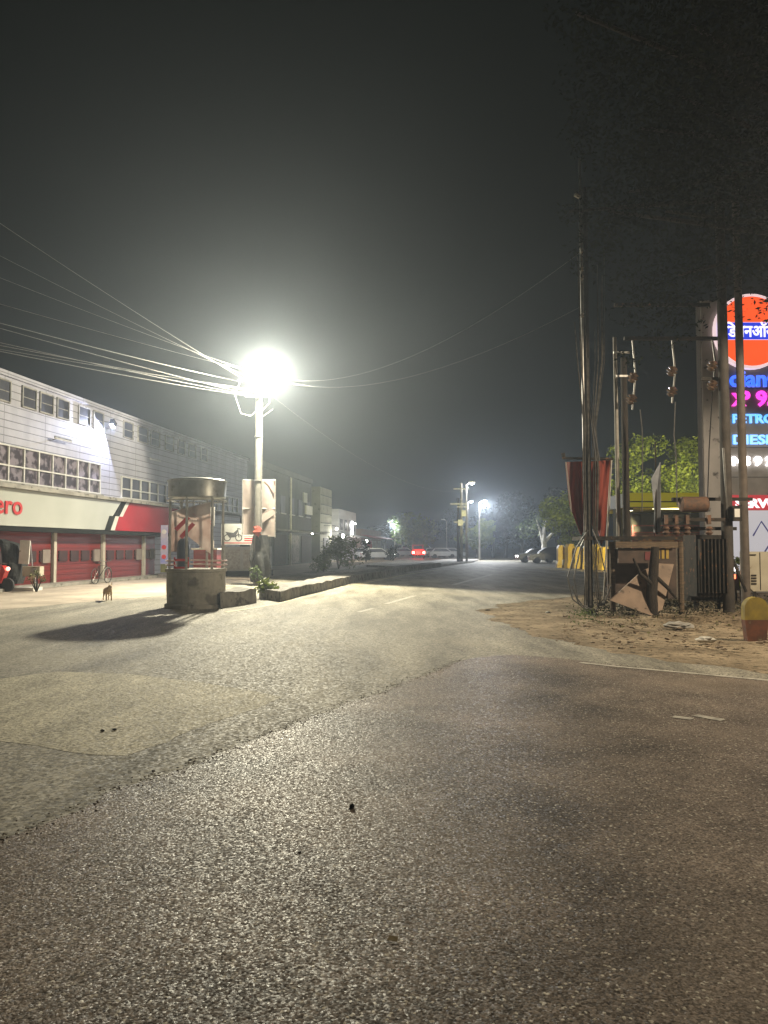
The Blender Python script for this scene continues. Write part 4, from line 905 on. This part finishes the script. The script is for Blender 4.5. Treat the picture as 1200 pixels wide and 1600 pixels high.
P(st, 'red_print', B().b2(*q4(1008, 862, 1025, 875, Ys + .125, .008)), mat('dull_red_print', (.16, .03, .03), (.1, .02, .02)), world=True)
for x in (956, 1063):
    a = at(x, 845, Ys + .4); P(st, 'leg', B().path([(a.x, Ys + .4, 0), (a.x, Ys + .4, a.z - .02)], .07, 8), M_WOOD, world=True)
# tree stump post before the stall
sp_ = T('dark_post', 'thick dark timber post standing in front of the leaning board', 'post', gp(1020, 966))
P(sp_, 'trunk', B().path([(0, 0, -.02), (-.02, 0, .5), (.03, 0, 1.0), (.1, .05, 1.6)], [.15, .12, .11, .09], 10), M_BARK, smooth=True)
P(sp_, 'branch', B().path([(.05, -.05, .95), (.3, -.1, .7), (.5, -.12, .45)], [.05, .045, .03], 7).path([(0, -.05, .75), (-.3, -.1, 1.0), (-.45, -.1, 1.35)], [.05, .04, .025], 7), M_BARK, smooth=True)
# leaning board
pts_ = [(953, 938), (967, 926), (1003, 893), (1031, 881), (1053, 882), (1035, 953), (1018, 962)]
bo = [at(x, y, 17.25 + (962 - y) * .006) for x, y in pts_]
ONE('leaning_board', B().prism(bo, (.0, .045, .012)), M_BOARD, 'large brown board leaning at an angle against the stall behind the timber post', 'board', gp(1000, 958))
# post with slats
ps = T('slatted_post', 'pale wooden post with yellow vertical slats to the right of the stall', 'post', gp(1064, 944))
P(ps, 'post', B().b2((-.09, -.05, 0), (.09, .08, 1.75)), M_WOOD)
q = B()
for k in range(4): q.b2((.12 + k * .055, .0, .7), (.155 + k * .055, .03, 1.7))
P(ps, 'slats', q, M_YELLOW)
# grey strip hanging
gq = [(1018, 748), (1032, 722), (1033, 790), (1031, 832), (1022, 832), (1023, 800)]
ONE('plastic_strip', B().prism([at(x, y, 18.2 + .03 * i) for i, (x, y) in enumerate(gq)], (0, .03, 0)), M_GREYCLOTH, 'long torn pale grey plastic strip hanging upright above the stall', 'plastic sheet', at(1027, 832, 18.2))
sp2 = at(1026, 832, 18.3)
ONE('thin_rod', B().tube((sp2.x, 18.3, 1.9), (sp2.x, 18.3, at(1027, 690, 18.3).z), .018, n=6), M_DSTEEL, 'thin dark rod holding up the torn grey plastic strip', 'rod', (sp2.x, 18.3, 1.9))

# two-pole transformer structure
PA = gp(1137, 955); PA.y = 18.4; PA.x = at(1137, 855, 18.4).x; PB = Vector((at(1164, 855, 19.3).x, 19.3, 0))
tf = T('transformer_structure', 'dark pole mounted transformer with crossbeams between tall poles at the right', 'transformer', (PA.x, PA.y, 0))
P(tf, 'pole', B().path([PA, PA + Vector((-.03, 0, 10.9))], [.135, .105], 12), mat('mid_pole', (.028, .023, .019), (.055, .045, .036), scale=4, rough=.85, bump=.3), world=True, smooth=True)
P(tf, 'pole', B().path([PB, PB + Vector((-.05, 0, 11.2))], [.11, .085], 12), mat('brown_pole', (.07, .055, .045), (.11, .088, .07), scale=4, rough=.85, bump=.3), world=True, smooth=True)
def W3(px, py, Y): return at(px, py, Y)
xb = B()
for (x0, y0, x1, y1, Y) in ((960, 478, 1108, 475, 18.9), (975, 530, 1135, 528, 18.7), (1035, 812, 1132, 812, 18.2), (1035, 826, 1150, 826, 18.6), (1050, 780, 1175, 780, 18.9), (1095, 593, 1136, 592, 18.6)):
    a, c = W3(x0, y0, Y), W3(x1, y1, Y); xb.box((a + c) / 2, ((c - a).length, .09, .08))
P(tf, 'crossbeam', xb, M_DSTEEL, world=True)
a, c = at(1084, 932, 18.6), at(1128, 836, 18.6)
tk = P(tf, 'tank', B().b2((a.x, 18.4, a.z), (c.x, 19.2, c.z)), M_DSTEEL, world=True)
q = B()
for k in range(8): x = a.x + (c.x - a.x) * (k + .5) / 8; q.b2((x - .015, 18.24, a.z + .1), (x + .015, 18.399, c.z - .1))
P(tk, 'cooling_fins', q, M_DSTEEL).location = (-PA.x, -PA.y, 0)
cA, cB = at(1062, 788, 18.8), at(1106, 788, 18.8)
P(tf, 'oil_drum', B().path([cA, cA + Vector((.04, 0, 0)), cB - Vector((.04, 0, 0)), cB], [.12, .19, .19, .12], 16), M_RUST, world=True, smooth=True)
for x in (1040, 1056, 1073, 1107):
    c_ = at(x, 812, 18.15); P(tf, 'clamp', B().box(c_, (.08, .12, .22)).lathe([(.05, 0), (.09, .05), (.05, .1), (.09, .15), (.05, .2)], c_ + Vector((0, -.02, -.36)), 10), M_RUST, world=True)
for (x, y, Y) in ((989, 590, 18.7), (987, 624, 18.7), (1050, 580, 18.7), (1050, 612, 18.7), (1113, 572, 18.5), (1113, 602, 18.5)):
    c_ = at(x, y, Y)
    P(tf, 'insulator', B().lathe([(.03, -.13), (.10, -.09), (.05, -.05), (.14, -.01), (.06, .03), (.12, .07), (.03, .13)], c_, 12, Matrix.Rotation(R(25), 3, 'Y')), M_PORC, world=True, smooth=True)
for (x, y1, y2, Y) in ((988, 531, 640, 18.72), (1050, 531, 630, 18.72), (1113, 531, 610, 18.6)):
    P(tf, 'fuse_rod', B().path([at(x, y1, Y), at(x + 5, (y1 + y2) / 2, Y), at(x, y2, Y)], .02, 6), M_STEEL, world=True)
for pts_w in (((1000, 640), (1003, 670), (1004, 695), (1003, 800)), ((1055, 628), (1053, 680), (1056, 712), (1058, 790)), ((1113, 610), (1108, 700), (1105, 790))):
    P(tf, 'lead_wire', B().path([at(x, y, 18.8) for x, y in pts_w], .014, 5), M_WIRE, world=True)
P(tf, 'meter_box', B().b2(*q4(1146, 790, 1159, 814, 18.1, .15)), M_DSTEEL, world=True)
P(tf, 'meter_window', B().b2(*q4(1148, 795, 1156, 808, 18.08, .018)), M_WHITE, world=True)
P(tf, 'stay', B().path([at(1143, 870, 18.4), at(1166, 925, 18.2)], .035, 6), M_DSTEEL, world=True); P(tf, 'stay', B().path([at(1137, 810, 18.3), at(1130, 700, 18.3)], .025, 6), M_STEEL, world=True)
P(tf, 'support_frame', B().b2(*q4(1080, 932, 1132, 940, 18.5, .7)).b2(*q4(1086, 940, 1092, 952, 18.6, .1)).b2(*q4(1120, 940, 1126, 952, 18.6, .1)), M_DSTEEL, world=True)

# cream cabinet
cb = T('feeder_cabinet', 'cream painted metal cabinet with rusty vents on legs at the right edge', 'cabinet', gp(1195, 948))
cy = cb.location.y
def cx(px, py): v = at(px, py, cy); return v.x - cb.location.x, v.z
x0, z1 = cx(1169, 862); x1, z0 = cx(1232, 924)
P(cb, 'body', B().prism([(x0, 0, z0 + .12), (x0 + .12, 0, z0), (x1, 0, z0), (x1, 0, z1), (x0, 0, z1)], (0, .5, 0)), M_CREAM)
P(cb, 'door_seam', B().b2((x0 + .30, -.012, z0 + .03), (x0 + .32, -.001, z1 - .02)), M_DSTEEL)
q = B()
for k in range(4): q.b2((x0 + .06, -.02, z0 + .18 + k * .075), (x0 + .2, -.001, z0 + .225 + k * .075))
P(cb, 'vent', q, M_DSTEEL); P(cb, 'leg', B().b2((x0 + .15, .05, 0), (x0 + .22, .12, z0 + .02)), M_DSTEEL); P(cb, 'leg', B().b2((x1 - .2, .05, 0), (x1 - .12, .12, z0 - .001)), M_DSTEEL)
P(cb, 'handle', B().b2((x0 + .01, -.03, z1 - .1), (x0 + .2, -.001, z1 - .07)), M_DSTEEL)
# marker stone
mp_ = gp(1179, 1001); ms = T('marker_stone', 'round topped marker stone painted yellow above red brown', 'marker stone', mp_, R(2))
def slab(z0, z1, dome):
    pr = [(-.165 - .04 * (z0 > 0), z0), (.165 + .04 * (z0 > 0), z0), (.205, z1)]
    if dome: pr += [(.205 * math.cos(R(a)), z1 + .19 * math.sin(R(a))) for a in range(15, 180, 15)]
    pr += [(-.205, z1)]; return B().prism([(x, -.09, z) for x, z in pr], (0, .13, 0))
P(ms, 'lower_half', slab(0, .36, False), mat('stone_red', (.15, .05, .022), (.08, .032, .018), scale=6, rough=.85, spots=(6, (.14, .10, .05), .6)), 'red brown painted lower half')
P(ms, 'upper_half', slab(.361, .56, True), mat('stone_yellow', (.27, .20, .022), (.17, .125, .02), scale=6, rough=.8, spots=(6, (.18, .13, .04), .66)), 'yellow painted rounded top')

# fuel station pylon
YL = 27.0
pa, pb = at(1101, 905, YL), at(1101, 470, YL); wide = 4.3
py_ = T('sign_pylon', 'tall grey fuel station price pylon with a lit orange and blue disc', 'sign', (pa.x, YL, 0))
H = pb.z
P(py_, 'cladding', B().b2((0, .0, 0), (wide, .35, H)), M_PYLON)
q = B()
for k in range(9): q.b2((-.004, -.006, .9 + k * 1.05), (wide, -.001, .93 + k * 1.05))
P(py_, 'panel_joint', q, M_INK)
P(py_, 'side_fin', B().b2((.02, -.09, .0), (.95, -.007, H - .02)), mat('fin_grey', (.46, .43, .41), (.34, .32, .305), scale=1.5, spots=(3, (.08, .075, .07), .62)))
def loc(px, py): v = at(px, py, YL); return v.x - pa.x, v.z
dx, dz = loc(1170, 520); rr = 55 / 1200 * YL
P(py_, 'disc_rim', B().lathe([(rr + .10, 0), (rr + .10, .2)], (dx, -.02, dz), 48, Rx), emit('rim_glow', (1, .75, .78), .9))
def halfdisc(s):
    pts = []; h_ = .32
    a0 = math.asin(h_ / rr)
    for k in range(21):
        a = a0 + (math.pi - 2 * a0) * k / 20; pts.append((dx + rr * math.cos(a), -.235, dz + s * rr * math.sin(a)))
    if s < 0: pts = pts[::-1]
    return B().prism(pts, (0, .012, 0))
ORG = emit('orange_glow', (1, .10, .018), 1.15, (.6, .1, .03))
P(py_, 'orange_face', halfdisc(1), ORG); P(py_, 'orange_face', halfdisc(-1), ORG)
P(py_, 'blue_band', B().b2((dx - rr * .985, -.245, dz - .30), (dx + rr * .985, -.225, dz + .30)), emit('blue_glow', (.02, .05, .75), 1.0, (.02, .04, .4)))
MW = emit('white_glow', (1, .93, 1), 1.3)
def TX(px, py): x, z = loc(px, py); return Matrix.Translation((x, -.26, z)) @ Matrix.Rotation(R(90), 4, 'X')
P(py_, 'hindi_lettering', B().text('इंिडयनऑयल', .58, TX(1117, 529), .01, .012, width=2 * rr * .95), MW)
def LT(name, s, px, py, size, c, st_, bold=.02, w_=None, depth=.03):
    x, z = loc(px, py); return P(py_, name, B().text(s, size, Matrix.Translation((x, -.05, z)) @ Matrix.Rotation(R(90), 4, 'X'), depth, bold, width=w_), emit(name + '_glow', c, st_))
LT('company_lettering', 'IndianOil', 1112, 604, .82, (.01, .12, 1), 1.8, w_=2.9)
LT('octane_check', 'X', 1144, 634, .62, (1, .03, .55), 1.9); LT('octane_figures', 'P 95', 1153, 634, .74, (1, .03, .62), 1.9, w_=1.35)
LT('petrol_lettering', 'PETROL', 1143, 661, .44, (.04, .36, 1), 1.9, .012, w_=1.75)
LT('diesel_lettering', 'DIESEL', 1143, 694, .46, (.04, .36, 1), 1.9, .012, w_=1.75)
LT('price_figures', 'NS 9 21', 1143, 727, .42, (1, .97, .95), 9, .014, w_=1.6)
x_, z_ = loc(1100, 795)
P(py_, 'red_panel', B().b2((.96, -.10, z_ - .05), (wide, -.008, z_ + .48)), emit('red_panel_glow', (.5, .03, .05), .55, (.4, .03, .04)))
x_, z2 = loc(1147, 793); P(py_, 'oil_lettering', B().text('SERVO', .42, Matrix.Translation((x_, -.115, z2)) @ Matrix.Rotation(R(90), 4, 'X') @ Matrix.Shear('XZ', 4, (0, 0)), .01, .02, width=1.55), MW)
P(py_, 'white_panel', B().b2((1.0, -.06, .5), (wide, -.008, z_ - .06)), emit('white_panel_glow', (.62, .66, .8), .42, (.5, .5, .55)))
P(py_, 'panel_print', B().path([(1.7, -.07, 2.0), (2.0, -.07, 2.5), (2.4, -.07, 1.9), (2.0, -.07, 1.3), (1.6, -.07, 1.0)], .03, 5).b2((2.35, -.075, z_ - .55), (2.55, -.061, z_ - .2)), mat('blue_ink', (.06, .08, .35), (.1, .1, .4)))

# fuel station canopy and building
YC = 42
ca, cbp = at(956, 792, YC), at(956, 770, YC)
fs = T('fuel_station', 'fuel station with a yellow fascia canopy and red lattice gates', 'building', (ca.x, YC, 0))
Lx = 17; zc0, zc1 = ca.z, cbp.z
P(fs, 'canopy', B().b2((.8, 0, zc0), (Lx, 9, zc1)), M_YELROOF)
P(fs, 'glowing_fascia', B().b2((.78, -.045, zc0), (Lx, -.001, zc1)), emit('fascia_glow', (.24, .20, .006), .75, (.5, .4, .02)))  # fascia made to glow so it reads as lit; no lamp behind it
P(fs, 'fascia_trim', B().b2((.8, -.055, zc0 + .25), (Lx, -.046, zc0 + .32)).b2((.8, -.06, zc0 - .04), (Lx, .1, zc0 - .001)), mat('dark_trim', (.10, .09, .02), (.08, .07, .02)))
P(fs, 'column', B().b2((.50, 1, 0), (.95, 1.5, zc0 - .05)), mat('olive_column', (.26, .22, .03), (.2, .17, .03))); P(fs, 'column', B().b2((8, 1, 0), (8.5, 1.5, zc0 - .05)), M_CONC)
P(fs, 'wall', B().b2((3.0, 6, 0), (Lx, 9.2, zc0 - .05)), mat('station_wall', (.045, .042, .028), (.07, .065, .045)))
P(fs, 'signboard', B().b2((3.5, 5.8, 2.9), (8.5, 5.99, 3.6)), MATS['station_wall'])
q = B(); gx0, gz0 = 2.35, 0
for k in range(5): q.b2((gx0 + k * 1.35, 3.9, .1), (gx0 + .08 + k * 1.35, 3.98, 2.9))
for z in (.15, 1.1, 1.75, 2.45, 2.85): q.b2((gx0, 3.91, z), (gx0 + 5.45, 3.97, z + .06))
P(fs, 'lattice_gate', q, mat('gate_red', (.20, .04, .035), (.16, .03, .03)))
P(fs, 'gate_panel', B().b2((gx0 + .1, 4.0, .1), (gx0 + 5.4, 4.05, 2.4)), mat('panel_pinkish', (.15, .05, .045), (.09, .035, .03)))
for k in range(4):
    P(fs, 'gate_disc', B().lathe([(.40, 0), (.40, .06)], (gx0 + .75 + k * 1.35, 3.9, 1.9), 20, Rx), mat('disc_tan', (.34, .20, .13), (.28, .15, .1)))
P(fs, 'strip_light', B().b2((2.5, .6, zc0 - .10), (4.1, .8, zc0 - .045)), emit('strip_glow', (1, .9, .5), 2.5))
light(fs, 'POINT', (4, .8, zc0 - .5), 110, (1, .86, .45), .3)
cl_ = T('barrier_fill_lamp', 'unseen lamp added under the yellow canopy to brighten the barriers', 'lamp', (ca.x + 1.3, 43.2, zc0 - .02))
P(cl_, 'housing', B().b2((-.2, -.2, -.12), (.2, .2, 0)), M_DSTEEL); P(cl_, 'lens', B().b2((-.17, -.17, -.15), (.17, .17, -.121)), emit('fill_lens', (1, .9, .6), 5))
light(cl_, 'SPOT', (0, 0, -.35), 8000, (1, .86, .50), .1, aim=(.14, 1, -.22), size=36, blend=.4)  # unseen spot added only to brighten the yellow barriers
ff = T('roof_floodlight', 'small floodlight standing on the yellow canopy edge lighting the trees', 'floodlight', (ca.x + 6.2, YC + .5, zc1))
P(ff, 'stand', B().tube((0, 0, 0), (0, 0, .35), .04, n=6), M_STEEL); P(ff, 'housing', B().box((0, 0, .45), (.5, .2, .3), rx=R(25)), M_DSTEEL)
P(ff, 'lens', B().box((0, .12, .5), (.44, .02, .24), rx=R(25)), emit('flood_lens', (1, .95, .7), 40))
light(ff, 'SPOT', (0, .3, .6), 26000, (1, .93, .42), .15, aim=(-.16, 1, .16), size=115, blend=.5)

# yellow barriers
for k, px in enumerate((876, 890, 903, 917, 931, 944, 958)):
    Yb = 60 - k * 1.2; c_ = gpt(px, Yb); hh = 1.75 + .12 * math.sin(k * 2.2)
    t = T('yellow_barrier', 'leftmost yellow barrier with a white tag at its foot' if k == 0 else 'upright yellow plastic road barrier in the row behind the red cloth', 'barrier', c_, R(12 * math.sin(k * 1.7)), 'yellow barriers in a row' if k else None)
    pr = [(-.36, 0), (.36, 0), (.34, .3), (.27, .5), (.27, hh - .25), (.16, hh), (-.16, hh), (-.27, hh - .25), (-.27, .5), (-.34, .3)]
    P(t, 'shell', B().prism([(x, -.3, z) for x, z in pr], (0, .6, 0)), M_YELLOW)
    q = B()
    for j in range(3): q.b2((-.22, -.33, .65 + j * .32), (.22, -.301, .74 + j * .32))
    P(t, 'ridge', q, M_YELLOW)
    if k == 0: P(t, 'tag', B().b2((.02, -.36, .2), (.24, -.331, .65)), M_WHITE)

# parked scooter with lights behind the transformer
sc_ = T('scooter', 'parked scooter behind the transformer with a red tail light and white lamp', 'scooter', Vector((at(1131, 880, 22).x, 22, 0)))
P(sc_, 'body', B().prism([(-.2, -.5, .4), (.2, -.5, .4), (.18, -.5, .85), (-.18, -.5, .85)], (0, 1.2, 0)), M_CARD)
P(sc_, 'tail_light', B().box((0, -.53, .78), (.16, .05, .12)), emit('scooter_tail', (1, .12, .05), 6)); P(sc_, 'plate_lamp', B().box((.03, -.53, 1.0), (.1, .05, .14)), emit('scooter_white', (1, .95, .9), 3))
for y in (-.45, .75): P(sc_, 'wheel', B().lathe([(.12, -.05), (.25, -.05), (.25, .05), (.12, .05)], (0, y, .25), 16, Matrix.Rotation(R(90), 3, 'Y')), M_TYRE)
P(sc_, 'handlebar', B().tube((-.32, .6, 1.05), (.32, .6, 1.05), .02, n=6).tube((0, .6, .5), (0, .6, 1.05), .03, n=6), M_DSTEEL)
shrub('garden_shrub', 'lit green shrub at the foot of the white sign panels', Vector((at(1158, 880, 24).x, 24, 0)), 1.9, .55, M_LEAFB, 1600, .07)

b = B()
for k in range(1500):
    i = random.randrange(10, len(SEAM) - 40); p = SEAM[i]
    if p.y > 11 or p.x < -7 or p.x > 7: continue
    c = p + Vector((random.gauss(0, .05), random.gauss(.03, .09), 0)); rr_ = random.choice((.002, .003, .004, .006)); c.z = .012 + rr_ * .3
    b.blob(c, rr_, (1.3, 1, .7), 5, .4, k)
STRUCT('grit', b, M_STONE, kind='stuff', label='loose grit crumbling along the seam of the coarse asphalt')
# ============================ litter, rubble, stones ============================
def dust_mound():
    b = B(); n = 60
    def fn(u, v):
        x = 3.6 + 12 * u; y = 12.6 + 7.4 * v; e = min(1, 6 * v, 4 * (1 - v)) * min(1, 5 * u)
        sh = 1 if (y > 12.9 + (x - 3.0) * .0) else 0
        z = .10 * max(0, e) * (.6 + noise.noise(Vector((x * .9, y * .9, 0))) + .5 * noise.noise(Vector((x * 3.1, y * 3.1, 3)))+ .25 * noise.noise(Vector((x * 8, y * 8, 3))))
        # keep off the carriageway
        lim = 15.6 - .25 * (x - 5) ; d = y - lim
        z *= max(0, min(1, d / 1.0 + .4))
        return (x, y, max(z, -.05) - .004)
    b.sheet(fn, 120, 90); return b
STRUCT('dirt_verge', dust_mound(), M_DIRT, smooth=True)
b = B()
for k in range(900):
    px = random.uniform(870, 1230); py = random.gauss(985, 26)
    if py < 948 or py > 1045 or (py > 1010 + (px - 900) * .12): continue
    c = gp(px, py); r = random.choice((.006, .006, .008, .008, .01, .01, .012, .015, .02, .03, .045)) * (1 if random.random() < .4 else .7); b.blob(c + Vector((0, 0, r * .4 + .03)), r, (1.4, 1, .45), 7, .5, k)
STRUCT('rubble', b, mat('clod', (.28, .22, .15), (.17, .13, .09), scale=8, rough=.95), kind='stuff', label='loose stones and clods on the dirt verge')
b = B()
for k in range(500):
    px = random.gauss(1010, 90); py = random.gauss(962, 14)
    if py < 935 or px > 1200 or px < 880: continue
    c = gp(px, py); b.leaf(c + Vector((0, 0, .07)), random.uniform(.015, .045), .5)
STRUCT('leaf_litter', b, M_LEAFY, kind='stuff', label='dry leaves and scraps under the stall')
b = B(); b2_ = B()
for k in range(3800):
    px = random.gauss(1040, 75); py = random.gauss(948, 9)
    if py < 925 or py > 972 or px > 1200 or px < 925: continue
    c = gp(px, py); (b if random.random() < .85 else b2_).leaf(c + Vector((0, 0, .05 + abs(random.gauss(0, .09)))), random.uniform(.02, .06), .45)
STRUCT('scrub', b, mat('scrub_shaded', (.03, .028, .016), (.08, .065, .035), scale=4, rough=1), kind='stuff', label='scrub and dead leaves under the stall and transformer, darkened for shade')  # dead leaves; their dark colour also puts in shade under the stall
STRUCT('scraps', b2_, mat('scrap_pale', (.22, .20, .15), (.10, .10, .05), scale=6, rough=.9), kind='stuff', label='pale scraps and dry stalks among the scrub')
b = B()
for k in range(260):
    px = random.gauss(918, 16); c = gp(px, random.uniform(956, 978)); b.leaf(c + Vector((0, 0, random.uniform(.03, .22))), random.uniform(.02, .06), .25)
STRUCT('weeds', b, M_LEAF, kind='stuff', label='green weeds round the foot of the cable wrapped pole')
def stone(px, py, r, lab, m=M_STONE, sq=(1.3, 1, .6), name='stone', cat='stone', z=.012, grp=None):
    c = gp(px, py); c.z = z; ONE(name, B().blob(c + Vector((0, 0, r * sq[2] * .8)), r, sq, 10, .4, px), m, lab, cat, c, grp)
M_DSTONE = mat('dark_stone', (.02, .018, .016), (.035, .03, .028), scale=20, rough=.8)
stone(550, 1266, .016, 'small black stone alone on the coarse asphalt in the foreground', M_DSTONE, (1, 1, .9))
stone(468, 1336, .006, 'tiny dark pebble left of and below the black stone', M_DSTONE)
stone(160, 1144, .015, 'left of two small dark pebbles on the pale road patch', M_DSTONE, z=.008)
stone(179, 1142, .015, 'right of two small dark pebbles on the pale road patch', M_DSTONE, z=.008)
stone(240, 1208, .010, 'small pebble on the edge of the coarse asphalt at left', M_DSTONE)
stone(297, 1191, .010, 'dark pebble on the seam between old and coarse asphalt', M_DSTONE)
stone(1060, 984, .17, 'flat pale slab of stone lying on the dirt below the post', M_CONC, (1.7, 1, .35), z=.04)
stone(1103, 1007, .10, 'crumpled white plastic bag lying on the dirt', M_LITTER, (1.7, .8, .5), 'plastic_bag', 'litter', .04)
stone(1068, 956, .11, 'crumpled pale paper under the transformer', M_LITTER, (1.3, 1, .8), 'crumpled_paper', 'litter', .04)
stone(856, 958, .05, 'small white scrap on the dust near the pole', M_LITTER, (1.2, 1, .5), 'paper_scrap', 'litter', .0)
stone(762, 954, .035, 'dark clod at the tip of the dirt verge', M_DSTONE, (1.8, 1, .5), z=.0)
c = gp(613, 1475); ONE('dry_leaf', B().prism([c + Vector((-.022, -.008, .018)), c + Vector((.02, -.012, .016)), c + Vector((.024, .008, .024)), c + Vector((-.012, .014, .026))], (0, 0, .0015)), mat('dry_leaf', (.50, .42, .27), (.36, .29, .17), scale=30), 'pale folded dry leaf on the foreground asphalt', 'leaf', c)
